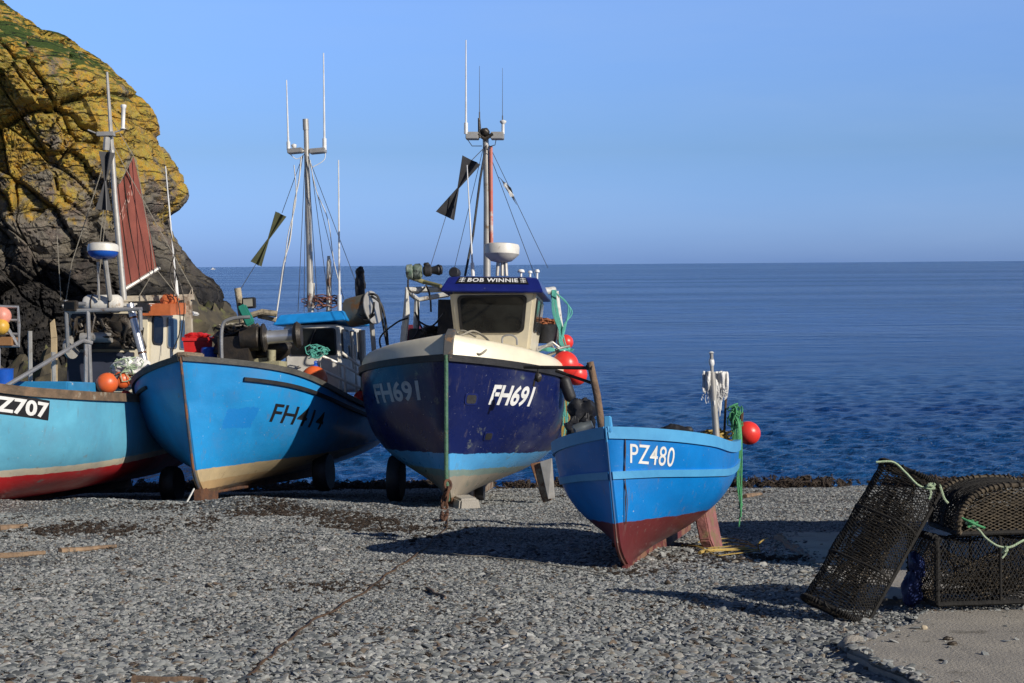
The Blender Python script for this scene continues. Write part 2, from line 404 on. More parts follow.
# pebbles: instances scattered over the beach
def slab_h(x, y): return None
SLABS = []      # filled below, kept free of stones: list of (polygon, slack)
def edge_dist(p, poly):
    x, y = p; d = 9.
    for (x0, y0), (x1, y1) in zip(poly, poly[1:]+poly[:1]):
        dx, dy = x1-x0, y1-y0; L2 = dx*dx+dy*dy+1e-9; t = max(0, min(1, ((x-x0)*dx+(y-y0)*dy)/L2)); d = min(d, math.hypot(x-x0-t*dx, y-y0-t*dy))
    return d
def in_poly(p, poly):
    x, y = p; c = False; j = len(poly)-1
    for i in range(len(poly)):
        xi, yi = poly[i]; xj, yj = poly[j]
        if (yi > y) != (yj > y) and x < (xj-xi)*(y-yi)/(yj-yi)+xi: c = not c
        j = i
    return c
def pix_ground(px, py, dz=0.):
    d = ray(px, py); lo, hi = 4., 60.
    for _ in range(40):
        m_ = (lo+hi)/2; p = CAM+d*(m_/d.y)
        if p.z > gz(p.x, p.y)+dz: lo = m_
        else: hi = m_
    p = CAM+d*(lo/d.y); return Vector((p.x, p.y, gz(p.x, p.y)+dz))

# concrete slabs
def slab(name, pts, z_top, thick, m):
    mb = MB(); bm = bmesh.new()
    outline = []
    for i, p in enumerate(pts):
        q = pts[(i+1) % len(pts)]
        for k in range(20):
            t = k/20; v = Vector(p).lerp(Vector(q), t); w = nvec(Vector((v.x*2.3, v.y*2.3, 5)))*.06
            outline.append(Vector((v.x+w.x, v.y+w.y, z_top(v.x, v.y))))
    mb.prism([o-Vector((0, 0, thick)) for o in outline], (0, 0, thick))
    o = mb.build(name, m, smooth=False, bevel=.03)
    return tag(o, kind='structure'), [(v.x, v.y) for v in outline]
def conc_mat():
    Mt = mat('concrete', (.37, .34, .29), .85, col2=(.28, .26, .23), sc=1.6, bump=.6, bsc=55, dirt=(.17, .155, .13), dsc=2.2, dth=.6)
    n = Mt.node_tree.nodes; l = Mt.node_tree.links
    wv = n.new('ShaderNodeTexWave'); wv.inputs['Scale'].default_value = 9; wv.inputs['Distortion'].default_value = 9; wv.bands_direction = 'X'
    tc = n.new('ShaderNodeTexCoord'); l.new(tc.outputs['Object'], wv.inputs[0])
    bp = n.new('ShaderNodeBump'); bp.inputs['Strength'].default_value = .03; bp.inputs['Distance'].default_value = .01
    l.new(wv.outputs[0], bp.inputs['Height'])
    old = [x for x in n if x.type == 'BUMP' and x != bp][0]; l.new(old.outputs[0], bp.inputs['Normal']); l.new(bp.outputs[0], n['Principled BSDF'].inputs['Normal'])
    return Mt
M['conc'] = conc_mat()
SLT = .06
def slab_z(x, y): return g0(x, y)+SLT
fp = [(846, 650), (880, 632), (926, 609), (1010, 605)]
q = []
for a in fp:
    p = pix_ground(a[0], a[1], SLT); q.append((p.x, p.y, 0))
q += [(9, 11.2, 0), (9, 4, 0), (2.6, 4, 0), (2.1, 7.2, 0)]
_, pl = slab('concrete_slab', q, slab_z, .5, M['conc']); SLABS.append(pl)
q = [pix_ground(*a, .06) for a in ((776, 534), (870, 530), (905, 600), (862, 600))]
q = [(p.x, p.y, 0) for p in q]; q[1] = (5.2, q[1][1], 0); q[2] = (5.0, q[2][1], 0)
_, pl = slab('concrete_path', q, lambda x, y: g0(x, y)+.06, .4, M['conc']); SLABS.append(pl)

def stone_proto(seed):
    rr = random.Random(seed); bm = bmesh.new(); bmesh.ops.create_icosphere(bm, subdivisions=2, radius=1)
    fl = rr.uniform(.2, .42); wd_ = rr.uniform(.6, .95); pl = [(Vector((rr.gauss(0, 1), rr.gauss(0, 1), rr.gauss(0, 1))).normalized(), rr.uniform(.45, .8)) for _ in range(9)]
    for v in bm.verts:
        c = v.co.copy()
        for nn, d in pl:
            k = c.dot(nn)
            if k > d: c -= nn*(k-d)*.97
        c *= 1+.12*noise.noise(c*1.4+Vector((seed*9, 0, 0)))
        v.co = Vector((c.x, c.y*wd_, c.z*fl))
    me = bpy.data.meshes.new('pebble_shape'); bm.to_mesh(me); bm.free(); me.materials.append(M['stone'])
    me.polygons.foreach_set('use_smooth', [True]*len(me.polygons))
    try: me.set_sharp_from_angle(angle=R(24))
    except Exception: pass
    return bpy.data.objects.new('pebble_shape', me)
def scatter(name, pts, rots, scls, protos, kind='stuff', label=None, cat=None):
    me = bpy.data.meshes.new(name); me.vertices.add(len(pts)); me.vertices.foreach_set('co', np.asarray(pts, dtype=np.float32).ravel())
    for nm, arr in (('rot', rots), ('scl', scls)):
        a = me.attributes.new(nm, 'FLOAT_VECTOR', 'POINT'); a.data.foreach_set('vector', np.asarray(arr, dtype=np.float32).ravel())
    col = bpy.data.collections.new(name+'_shapes')
    for p in protos: col.objects.link(p)
    ng = bpy.data.node_groups.new(name, 'GeometryNodeTree')
    ng.interface.new_socket('Geometry', in_out='INPUT', socket_type='NodeSocketGeometry'); ng.interface.new_socket('Geometry', in_out='OUTPUT', socket_type='NodeSocketGeometry')
    n = ng.nodes; l = ng.links; gi = n.new('NodeGroupInput'); go = n.new('NodeGroupOutput')
    ci = n.new('GeometryNodeCollectionInfo'); ci.inputs['Collection'].default_value = col; ci.inputs['Separate Children'].default_value = True
    ip = n.new('GeometryNodeInstanceOnPoints'); ip.inputs['Pick Instance'].default_value = True
    def na(nm):
        x = n.new('GeometryNodeInputNamedAttribute'); x.data_type = 'FLOAT_VECTOR'; x.inputs[0].default_value = nm; return x.outputs[0]
    l.new(gi.outputs[0], ip.inputs['Points']); l.new(ci.outputs[0], ip.inputs['Instance'])
    l.new(na('rot'), ip.inputs['Rotation']); l.new(na('scl'), ip.inputs['Scale']); l.new(ip.outputs[0], go.inputs[0])
    o = bpy.data.objects.new(name, me); S.collection.objects.link(o)
    md = o.modifiers.new('scatter', 'NODES'); md.node_group = ng
    return tag(o, label, cat, None, kind)
def scatter_stones():
    rg = np.random.default_rng(3); pts = []; rot = []; scl = []
    def lay(y0, y1, dens, smin, smax, lift=0.):
        A = 0; n_ = int(dens*((.37*(y1**2-y0**2))+2.4*(y1-y0)))
        k = 0
        yy = rg.uniform(y0, y1, n_*2); xx = rg.uniform(-1, 1, n_*2)*(.37*y1+1.2)
        ok = np.abs(xx) < .37*yy+1.2
        for x, y in zip(xx[ok][:n_], yy[ok][:n_]):
            x = float(x); y = float(y)
            onsl = any(in_poly((x, y), s) for s in SLABS)
            if onsl:
                ed = min(edge_dist((x, y), s) for s in SLABS)
                pr = .4 if ed < .04 else .12 if ed < .08 else .03 if ed < .2 else .004
                if rg.random() > pr*(1.2+1.4*noise.noise(Vector((x*2.1, y*2.1, 0)))): continue
            s = smin*(smax/smin)**(rg.random()**1.6)*(.8+.5*noise.noise(Vector((x*.5, y*.9, 9)))+.2)
            pts.append((x, y, (g0(x, y)+SLT*(y < 12)+.06*(y >= 12)+.004 if onsl else gz(x, y)+s*.12+lift))); rot.append((rg.normal(0, .28), rg.normal(0, .28), rg.uniform(0, 6.28)))
            scl.append((s, s*rg.uniform(.75, 1.1), s*rg.uniform(.6, 1.2)))
    lay(6.0, 9.5, 2700, .012, .046); lay(9.5, 14, 2100, .010, .032); lay(14, 20, 1200, .011, .03); lay(20, 31.3, 650, .012, .032)
    lay(6.0, 16, 5, .04, .065, .0)
    return scatter('shingle', pts, rot, scl, [stone_proto(i) for i in range(9)], label='grey slate shingle covering the whole beach', cat='shingle')
scatter_stones()

# ------------------------------------------------------------------ the sea
def sea_mat():
    Mt = bpy.data.materials.new('sea_water'); Mt.use_nodes = True; n = Mt.node_tree.nodes; l = Mt.node_tree.links
    b = n['Principled BSDF']; b.inputs['Roughness'].default_value = .12; b.inputs['IOR'].default_value = 1.33; b.inputs['Specular IOR Level'].default_value = .4
    tc = n.new('ShaderNodeTexCoord')
    def nz(sc, st, d=3, r=.55):
        mp = n.new('ShaderNodeMapping'); mp.inputs['Scale'].default_value = st; l.new(tc.outputs['Object'], mp.inputs[0])
        t = n.new('ShaderNodeTexNoise'); t.inputs['Scale'].default_value = sc; t.inputs['Detail'].default_value = d; t.inputs['Roughness'].default_value = r
        l.new(mp.outputs[0], t.inputs[0]); return t.outputs[0]
    sx = n.new('ShaderNodeSeparateXYZ'); l.new(tc.outputs['Object'], sx.inputs[0])
    def rng(x, a, c, lo=0., hi=1.):
        t = n.new('ShaderNodeMapRange'); t.inputs[1].default_value = a; t.inputs[2].default_value = c; t.inputs[3].default_value = lo; t.inputs[4].default_value = hi; l.new(x, t.inputs[0]); return t.outputs[0]
    def mix(f, a, c):
        t = n.new('ShaderNodeMix'); t.data_type = 'RGBA'; l.new(f, t.inputs[0])
        for s, v in ((t.inputs[6], a), (t.inputs[7], c)):
            if isinstance(v, tuple): s.default_value = (*v, 1)
            else: l.new(v, s)
        return t.outputs[2]
    c = mix(rng(sx.outputs[1], 35, 110), (.008, .066, .2), (.006, .058, .25))
    c = mix(rng(nz(.05, (1, 2.2, 1), 4), .42, .62), c, (.004, .042, .18))
    l.new(c, b.inputs['Base Color'])
    # wind streaks roughen the surface in long patches
    st = nz(.006, (.4, 3.2, 1), 4)
    l.new(rng(st, .4, .62, .1, .2), b.inputs['Roughness'])
    def mul(a_, c_):
        t = n.new('ShaderNodeMath'); t.operation = 'MULTIPLY'
        for i, v in enumerate((a_, c_)):
            if isinstance(v, (int, float)): t.inputs[i].default_value = v
            else: l.new(v, t.inputs[i])
        return t.outputs[0]
    def add(a_, c_):
        t = n.new('ShaderNodeMath'); t.operation = 'ADD'; l.new(a_, t.inputs[0]); l.new(c_, t.inputs[1]); return t.outputs[0]
    # ripples inshore, longer seas where the wind has more room
    h = mul(nz(4, (.5, 1, 1), 5, .66), .17)
    h = add(h, mul(nz(1.3, (.45, 1, 1), 5, .64), .55))
    h = add(h, mul(nz(.34, (.4, 1, 1), 4, .64), rng(sx.outputs[1], 50, 220, .4, 6.)))
    h = add(h, mul(nz(.06, (.35, 1, 1), 4, .6), rng(sx.outputs[1], 150, 900, 0., 34.)))
    bp = n.new('ShaderNodeBump'); bp.inputs['Strength'].default_value = 1.; bp.inputs['Distance'].default_value = 1.
    l.new(h, bp.inputs['Height']); l.new(bp.outputs[0], b.inputs['Normal'])
    return Mt
def sea():
    rg = np.random.default_rng(11)
    ys_ = [31.0]
    while ys_[-1] < 400: ys_.append(ys_[-1]+max(.06, ys_[-1]**2/(5.1*1500)*.55))
    ys_ += [500, 700, 1000, 1600, 3000, 6000, 12000, 25000, 50000]
    Y = np.array(ys_); nx = 620; U = np.linspace(-1, 1, nx)
    half = np.maximum(.55*Y+4, 0); half[Y > 400] = Y[Y > 400]*1.2
    YY, UU = np.meshgrid(Y, U, indexing='ij'); XX = UU*half[:, None]
    Z = np.zeros_like(XX); dy = np.gradient(Y)[:, None]
    for i in range(90):
        lam = .2*(8.)**(rg.random()**1.5); th = rg.normal(-1.75, .65); k = 2*math.pi/lam; a = .0125*lam**.9/(1+lam/1.0)
        fade = np.clip((lam/(dy*2.4))-1, 0, 1)
        ph = k*(XX*math.cos(th)+YY*math.sin(th))+rg.uniform(0, 6.28)
        Z += fade*a*(np.sin(ph)+.25*np.sin(2*ph))
    Z *= np.clip((230-YY)/120, 0, 1)*np.clip((YY-31)/3, .35, 1)
    co = np.stack([XX, YY, Z], -1).reshape(-1, 3).astype(np.float32)
    ny = len(Y); idx = np.arange(ny*nx).reshape(ny, nx)
    q = np.stack([idx[:-1, :-1], idx[:-1, 1:], idx[1:, 1:], idx[1:, :-1]], -1).reshape(-1, 4)
    me = bpy.data.meshes.new('sea'); me.vertices.add(len(co)); me.vertices.foreach_set('co', co.ravel())
    me.loops.add(q.size); me.loops.foreach_set('vertex_index', q.ravel().astype(np.int32))
    me.polygons.add(len(q)); me.polygons.foreach_set('loop_start', np.arange(0, q.size, 4, dtype=np.int32)); me.polygons.foreach_set('loop_total', np.full(len(q), 4, dtype=np.int32))
    me.update(); me.polygons.foreach_set('use_smooth', [True]*len(me.polygons)); me.materials.append(sea_mat())
    o = bpy.data.objects.new('sea', me); S.collection.objects.link(o); tag(o, kind='structure')
sea()

# ------------------------------------------------------------------ the cliff
def rock_mat():
    Mt = bpy.data.materials.new('lichened_rock'); Mt.use_nodes = True; n = Mt.node_tree.nodes; l = Mt.node_tree.links
    b = n['Principled BSDF']; b.inputs['Roughness'].default_value = .85; b.inputs['Specular IOR Level'].default_value = .3
    tc = n.new('ShaderNodeTexCoord'); sx = n.new('ShaderNodeSeparateXYZ'); l.new(tc.outputs['Object'], sx.inputs[0])
    def nz(sc, d=8, r=.65, st=(1, 1, 1), rot=(0, 0, 0)):
        mp = n.new('ShaderNodeMapping'); mp.inputs['Scale'].default_value = st; mp.inputs['Rotation'].default_value = rot; l.new(tc.outputs['Object'], mp.inputs[0])
        t = n.new('ShaderNodeTexNoise'); t.inputs['Scale'].default_value = sc; t.inputs['Detail'].default_value = d; t.inputs['Roughness'].default_value = r; l.new(mp.outputs[0], t.inputs[0]); return t.outputs[0]
    def rng(x, a, c, lo=0., hi=1.):
        t = n.new('ShaderNodeMapRange'); t.inputs[1].default_value = a; t.inputs[2].default_value = c; t.inputs[3].default_value = lo; t.inputs[4].default_value = hi; l.new(x, t.inputs[0]); return t.outputs[0]
    def ma(op, a, c):
        t = n.new('ShaderNodeMath'); t.operation = op
        for i, v in enumerate((a, c)):
            if isinstance(v, (int, float)): t.inputs[i].default_value = v
            else: l.new(v, t.inputs[i])
        return t.outputs[0]
    def mix(f, a, c):
        t = n.new('ShaderNodeMix'); t.data_type = 'RGBA'; l.new(f, t.inputs[0])
        for s, v in ((t.inputs[6], a), (t.inputs[7], c)):
            if isinstance(v, tuple): s.default_value = (*v, 1)
            else: l.new(v, s)
        return t.outputs[2]
    z = sx.outputs[2]
    base = mix(rng(nz(1.3), .4, .62), (.22, .19, .14), (.12, .105, .09))
    base = mix(rng(nz(.5), .5, .62), base, (.2, .15, .12))
    och = mix(rng(nz(1.1), .42, .6), (.5, .27, .03), (.33, .235, .05))
    och = mix(rng(nz(3.1, r=.7), .45, .62), och, (.4, .31, .05))
    hz = rng(ma('ADD', z, ma('MULTIPLY', nz(.35), 5.)), 7.8, 12.2, 0., .22)
    lf = rng(ma('ADD', nz(.75, 9, .7), hz), .60, .69)
    c = mix(lf, base, och)
    c = mix(rng(nz(7, 3, .6), .56, .66, 0, .6), c, (.1, .09, .075))
    c = mix(rng(nz(11, 2, .6), .6, .68, 0, .5), c, (.3, .28, .22))
    # black tidal rock low down
    dk = rng(ma('ADD', z, ma('MULTIPLY', nz(.45), 5.)), 8.9, 6.9)
    blk = mix(rng(nz(1.7), .45, .6), (.014, .013, .013), (.042, .037, .032))
    c = mix(dk, c, blk)
    # green turf on ledges that face up
    ge = n.new('ShaderNodeNewGeometry'); sn = n.new('ShaderNodeSeparateXYZ'); l.new(ge.outputs['Normal'], sn.inputs[0])
    gr = ma('MULTIPLY', rng(ma('ADD', sn.outputs[2], ma('MULTIPLY', nz(1.2), .7)), 1.04, 1.16), rng(z, 8.5, 13))
    c = mix(gr, c, (.05, .085, .015))
    cr = rng(nz(1., 3, .5, (2.6, 2.6, 2.6)), .5, .5)
    v = n.new('ShaderNodeTexVoronoi'); v.feature = 'DISTANCE_TO_EDGE'; v.inputs['Scale'].default_value = .8
    mp = n.new('ShaderNodeMapping'); mp.inputs['Rotation'].default_value = (0, .35, 0); mp.inputs['Scale'].default_value = (.3, .5, 2.2); l.new(tc.outputs['Object'], mp.inputs[0])
    va = n.new('ShaderNodeVectorMath'); va.operation = 'ADD'; l.new(mp.outputs[0], va.inputs[0])
    nn = n.new('ShaderNodeTexNoise'); nn.inputs['Scale'].default_value = 1.2; nn.inputs['Detail'].default_value = 5; l.new(tc.outputs['Object'], nn.inputs[0]); l.new(nn.outputs[1], va.inputs[1])
    l.new(va.outputs[0], v.inputs[0])
    c = mix(rng(v.outputs[0], .012, .0, 0, .6), c, (.02, .017, .014))
    l.new(c, b.inputs['Base Color'])
    bp = n.new('ShaderNodeBump'); bp.inputs['Strength'].default_value = 1; bp.inputs['Distance'].default_value = .24
    hh = ma('ADD', nz(2.2, 10, .72), ma('MULTIPLY', rng(v.outputs[0], 0, .06), .8)); l.new(hh, bp.inputs['Height']); l.new(bp.outputs[0], b.inputs['Normal'])
    return Mt
CL = [(240, 372), (238, 345), (234, 318), (231, 302), (227, 290), (214, 280), (201, 273), (191, 262), (182, 250), (173, 236), (164, 222), (166, 213), (174, 207), (181, 196), (179, 182), (169, 164), (163, 145), (156, 126), (146, 103), (123, 73), (94, 51), (54, 32), (25, 16), (0, -3), (-60, -38), (-160, -68)]
def cliff():
    YT = 57.
    tab = [(P(a, b, YT).z, P(a, b, YT).x) for a, b in CL]; tab[0] = (-2., tab[1][1]+.3)
    ztop = tab[-1][0]
    nv, nu = 380, 620; rows = []
    rot1 = Matrix.Rotation(.35, 3, 'Y'); rot2 = Matrix.Rotation(-.85, 3, 'Y')
    for i in range(nv+1):
        z = -2+(ztop+2)*i/nv; xr = lerp_tab(tab, z); Rr = 4.2+.25*max(0, 10-z)*.3
        rowp = []
        for j in range(nu+1):
            u = j/nu
            if u < .72:       # front face from the left to the tip
                t = u/.72; x = -30+(xr-.5-Rr*.8+30)*t**.8; y = YT-Rr-1.+max(0, z)*.28 + 2.6*noise.noise(Vector((x*.12, z*.1, 2))) - .14*min(0, x+14)*.4
                nn = Vector((.15, -1, .2))
            elif u < .92:
                a = (u-.72)/.2*math.pi; x = xr-.5-Rr*.8+Rr*.8*math.sin(a); y0 = YT-Rr-1.+max(0, z)*.28+2.6*noise.noise(Vector(((xr-Rr*.8)*.12, z*.1, 2)))
                y = y0+(YT+Rr+2-y0)*(1-math.cos(a))/2; nn = Vector((math.sin(a), -math.cos(a), .15))
                if a > math.pi/2: nn.y = abs(nn.y)
            else:
                t = (u-.92)/.08; x = xr-Rr*.8-(xr-Rr*.8+30)*t; y = YT+Rr+2; nn = Vector((0, 1, .2))
            p = Vector((x, y, z)); nn.normalize()
            w = nvec(p*.22)*.5+nvec(p*.9)*.22
            d = 0.
            for rot, st, A, ce in ((rot1, (.14, .17, .36), 1.25, .45), (rot2, (.38, .3, 1.15), .62, .3), (rot1, (.75, .7, 2.6), .2, .12), (rot2, (1.7, 1.5, 3.4), .08, .05)):
                q = rot @ (p+w); q = Vector((q.x*st[0], q.y*st[1], q.z*st[2])); dd, pp = noise.voronoi(q)
                c0 = pp[0]; h = nvec(c0*13.7)
                d += A*(h.x*.9+(q-c0).dot(h)*.9) - ce*max(0, .09-(dd[1]-dd[0]))/.09
            d += .35*noise.fractal(p*.3, 1., 2., 3)+.12*noise.fractal(p*1.9, .8, 2., 5)
            amp = 1. if abs(nn.x) < .6 else .36
            p += nn*d*amp
            rowp.append(p)
        rows.append(rowp)
    mb = MB(); mb.grid(rows)
    top = len(mb.v)
    o = mb.build('cliff', rock_mat(), rec=False); tag(o, 'tall craggy headland with yellow lichen above black rock', None, None, 'structure')
    for p_ in o.data.polygons: pass
    bm = bmesh.new(); bm.from_mesh(o.data); bmesh.ops.recalc_face_normals(bm, faces=bm.faces); bm.to_mesh(o.data); bm.free()
    try: o.data.set_sharp_from_angle(angle=R(27))
    except Exception: pass
cliff()
# low bank of stone and turf at the foot of the cliff
def bank():
    mb = MB(); rows = []
    for i in range(80):
        t = i/79; row = []
        for j in range(130):
            s_ = j/129; x = -30+(24)*s_; y = 44+9*t
            top = lerp_s([(-30, 1.5), (-16, 1.8), (-12.5, 2.4), (-10.5, 3.9), (-9.2, 3.7), (-8.3, 2.6), (-7.0, .6), (-6.3, -1)], x)
            q = (p_ := Vector((x, y, 0)))*.9; dd, pp = noise.voronoi(q+nvec(p_)*.4)
            z = -1.2+(top+1.2)*math.sin(math.pi*min(1, t))**.45+.45*noise.fractal(p_*.9, .8, 2, 5)+.7*(noise.noise(pp[0]*9))
            row.append(Vector((x, y, z)))
        rows.append(row)
    mb.grid(rows); mt = mat('bank_stone', (.1, .08, .045), .9, col2=(.03, .028, .024), sc=1.1, bump=1, bsc=9, dirt=(.1, .1, .035), dsc=1.5, dth=.55)
    tag(mb.build('bank', mt), kind='structure')
bank()

# unseen dark hill behind the camera, added to block low sky and deepen shade
def sky_blocker():
    mb = MB(); rows = []
    for i in range(13):
        t = i/12; row = []
        for j in range(61):
            a = math.pi*(1.0+j/60); rad = 34+22*t; x = 1.25*rad*math.cos(a); y = -2+rad*math.sin(a)*1.0
            row.append(Vector((x, y, 1.5+15*math.sin(t*math.pi/2)+1.8*noise.fractal(Vector((x*.08, y*.08, 1)), 1, 2, 4))))
        rows.append(row)
    mb.grid(rows); tag(mb.build('sky_block_hill', mat('blocker_turf', (.04, .055, .02), .9, col2=(.05, .04, .03), sc=.3, bump=1, bsc=3)), kind='structure')
sky_blocker()
# ------------------------------------------------------------------ boats
class Hull:
    """open double-ended surface from keel to sheer; local x forward, y to port, z up, origin at the foot of the stem"""
    def __init__(s, L, B, sheer, rake=.4, Lk=None, tr=.75, sm=.45, pd=2.4, pl=1.35, n0=1.15, n1=3.2, keel=None, ns=48, nt_=20, xpow=.8, trl=.72, ff=.22, minw=.03):
        s.trl = trl; s.ff = ff
        s.L = L; s.B = B; s.sheer = sheer; s.rake = rake; s.Lk = Lk or L-.2; s.tr = tr; s.sm = sm; s.pd = pd; s.pl = pl
        s.n0 = n0; s.n1 = n1; s.keel = keel or [(0, 0), (1, .2)]; s.ns = ns; s.nt = nt_; s.xp = xpow; s.minw = minw
        s.g = {sd: [[s.P(i/ns, j/nt_, sd) for j in range(nt_+1)] for i in range(ns+1)] for sd in (1, -1)}
    def W(s, q, t):
        p = s.pl+(s.pd-s.pl)*t; u = min(1, q/s.sm); w = 1-(1-u)**p
        if q > s.sm:
            k = (q-s.sm)/(1-s.sm); tr = s.tr*(s.trl+(1-s.trl)*t); w *= 1-(1-tr)*k*k
        return s.B/2*w
    def P(s, q, t, sd=1):
        zk = lerp_tab(s.keel, q); zs = lerp_s(s.sheer, q)
        x = (-s.Lk*q)*(1-t**s.xp)+(s.rake-s.L*q)*t**s.xp
        # rounded forefoot
        x -= s.ff*max(0, 1-q*8)*(1-min(1, t/.22))**2
        n = s.n0+(s.n1-s.n0)*min(1, (q/.42))**.9
        y = s.W(q, t)*(1-(1-t)**n)+s.minw*(1-.5*t)
        return Vector((x, sd*y, zk+(zs-zk)*t))
    def top(s, q, sd=1): return s.P(q, 1, sd)
    def build(s, m, parent):
        mb = MB()
        for sd in (1, -1): mb.grid(s.g[sd], flip=sd < 0)
        # stem and keel closing strip, transom
        n = len(mb.v)
        mb.grid([[s.g[-1][0][j], s.g[1][0][j]] for j in range(s.nt+1)])
        mb.grid([[s.g[-1][i][0], s.g[1][i][0]] for i in range(s.ns+1)])
        mb.grid([[s.g[-1][s.ns][j], s.g[1][s.ns][j]] for j in range(s.nt+1)])
        o = mb.build('hull', m, parent, weld=True); s.obj = o
        s.bvh = BVHTree.FromPolygons([v.co for v in o.data.vertices], [p.vertices[:] for p in o.data.polygons])
        return o
    def outn(s, q, t, sd):
        a = s.P(max(0, q-.01), t, sd); b = s.P(min(1, q+.01), t, sd); d = b-a
        n = Vector((-d.y, d.x, 0)) if sd > 0 else Vector((d.y, -d.x, 0)); n.normalize()
        if n.y*sd < 0: n = -n
        return n
    def strip(s, name, m, parent, t, h, out, q0=0., q1=1., sides=(1, -1), inn=.0, up_=0., bevel=.008, n=60, tfun=None):
        """rail or rubbing strake that follows the hull at height fraction t"""
        mb = MB()
        for sd in sides:
            rows = []
            for i in range(n+1):
                q = q0+(q1-q0)*i/n; tt = tfun(q) if tfun else t
                p = s.P(q, tt, sd)+Vector((0, 0, up_)); o = s.outn(q, tt, sd)
                if q < .03: o = (o*q/.03+Vector((1, 0, 0))*(1-q/.03)*.6).normalized() if q > 0 else Vector((.8, .2*sd, 0)).normalized()
                lo = s.P(q, max(0, tt-.03), sd)-s.P(q, tt, sd); lo = lo.normalized()*h if lo.length > 0 else Vector((0, 0, -h))
                rows.append([p-o*inn, p+o*out, p+o*out+lo, p-o*inn+lo])
            vs = [v for r in rows for v in r]; fs = []
            for i in range(n):
                for k in range(4): fs.append((i*4+k, i*4+(k+1) % 4, i*4+4+(k+1) % 4, i*4+4+k))
            fs += [(0, 1, 2, 3), tuple(n*4+k for k in (3, 2, 1, 0))]
            mb.add(vs, fs)
        return mb.build(name, m, parent, smooth=False)
    def deck(s, m, parent, drop=.15, q0=0., q1=1.):
        mb = MB(); rows = []
        for i in range(41):
            q = q0+(q1-q0)*i/40; zk = lerp_tab(s.keel, q); zs = lerp_s(s.sheer, q); t = 1-drop/(zs-zk)
            a = s.P(q, t, 1); b = s.P(q, t, -1); a.y -= .01; b.y += .01; rows.append([a, (a+b)/2+Vector((0, 0, .02)), b])
        mb.grid(rows); return mb.build('deck', m, parent)
    def cast(s, x, z, sd):
        h = s.bvh.ray_cast(Vector((x, 6*sd, z)), Vector((0, -sd, 0))); return h[0]
    def hit(s, Mi, px, py, depth=0, right=True):
        d = ray(px, py).normalized(); o = Mi @ CAM; dd = (Mi.to_3x3() @ d).normalized()
        h = s.bvh.ray_cast(o, dd)
        return h[0] if h[0] or depth > 8 else s.hit(Mi, px+(1.5 if right else -1.5), py+.5, depth+1, right)
    def drape(s, bm, name, m, parent, a, b, top, sd, off=.004):
        """lay a flat 0..1 x 0..1 mesh on the side of the hull, baseline from a to b (hull points)"""
        N = 60; pts = []; height = top.z-a.z; lean = top.x-a.x
        for i in range(-20, N+21):
            t = i/N; x = a.x+(b.x-a.x)*t; z = a.z+(b.z-a.z)*t+height*.5; p = s.cast(x, z, sd)
            if p: pts.append((t, p))
        i0 = min(range(len(pts)), key=lambda i: abs(pts[i][0])); i1 = min(range(len(pts)), key=lambda i: abs(pts[i][0]-1))
        acc = {i0: 0.}
        for i in range(i0+1, len(pts)): acc[i] = acc[i-1]+(pts[i][1]-pts[i-1][1]).length
        for i in range(i0-1, -1, -1): acc[i] = acc[i+1]-(pts[i][1]-pts[i+1][1]).length
        tot = acc[i1]; tb = sorted((acc[i]/tot, pts[i][0]) for i in acc)
        for v in bm.verts:
            t = lerp_tab(tb, v.co.x); z = a.z+(b.z-a.z)*t+v.co.y*height; x = a.x+(b.x-a.x)*t+lean*v.co.y
            p = s.cast(x, z, sd)
            if p is None: p = Vector((x, pts[0][1].y, z))
            v.co = p+s_norm(s, x, z, sd)*off
        me = bpy.data.meshes.new(name); bm.to_mesh(me); bm.free(); me.materials.append(m)
        o = bpy.data.objects.new(name, me); S.collection.objects.link(o); o.parent = parent; return o
def s_norm(h, x, z, sd):
    r_ = h.bvh.ray_cast(Vector((x, 6*sd, z)), Vector((0, -sd, 0)))
    n = r_[1] if r_[0] else Vector((0, sd, 0))
    return n if n.y*sd > 0 else -n
def frame(foot, th, pitch, roll=0.):
    return Matrix.Translation(foot) @ Matrix.Rotation(R(-90)-th, 4, 'Z') @ Matrix.Rotation(-pitch, 4, 'Y') @ Matrix.Rotation(roll, 4, 'X')
class Boat:
    def __init__(s, name, Mw, label):
        s.M = Mw; s.Mi = Mw.inverted(); s.e = empty(name, Mw, label, 'fishing boat', 'fishing boats drawn up on the shingle')
    def l(s, p): return s.Mi @ P(*p)            # (px, py, metres ahead) -> the boat's own frame
    def mb(s): return MB(s.l)
    def hw(s, p): return s.Mi @ p
    def v(s, d): return s.Mi.to_3x3() @ Vector(d)   # world direction -> boat frame
def wbox(B, name, m, cs, parent=None, bevel=.01):
    """box from 8 (px,py,Y) corners given as front quad + back quad"""
    mb = B.mb(); pts = [mb.c(p) for p in cs]
    mb.add(pts, [(0, 1, 2, 3), (7, 6, 5, 4), (0, 4, 5, 1), (1, 5, 6, 2), (2, 6, 7, 3), (3, 7, 4, 0)])
    return mb.build(name, m, parent or B.e, smooth=False, bevel=bevel)
def round_quad(a, b, c, d, r=.18, n=6):
    """outline with rounded corners inside the quad a b c d (vectors)"""
    pts = []; Q = [a, b, c, d]
    for i in range(4):
        p = Q[i]; pr = Q[i-1]; nx = Q[(i+1) % 4]; m_ = min((pr-p).length, (nx-p).length)*r
        u = p+(pr-p).normalized()*m_; w = p+(nx-p).normalized()*m_
        for k in range(n+1):
            t = k/n; pts.append(u*(1-t)**2+p*2*t*(1-t)+w*t*t)
    return pts
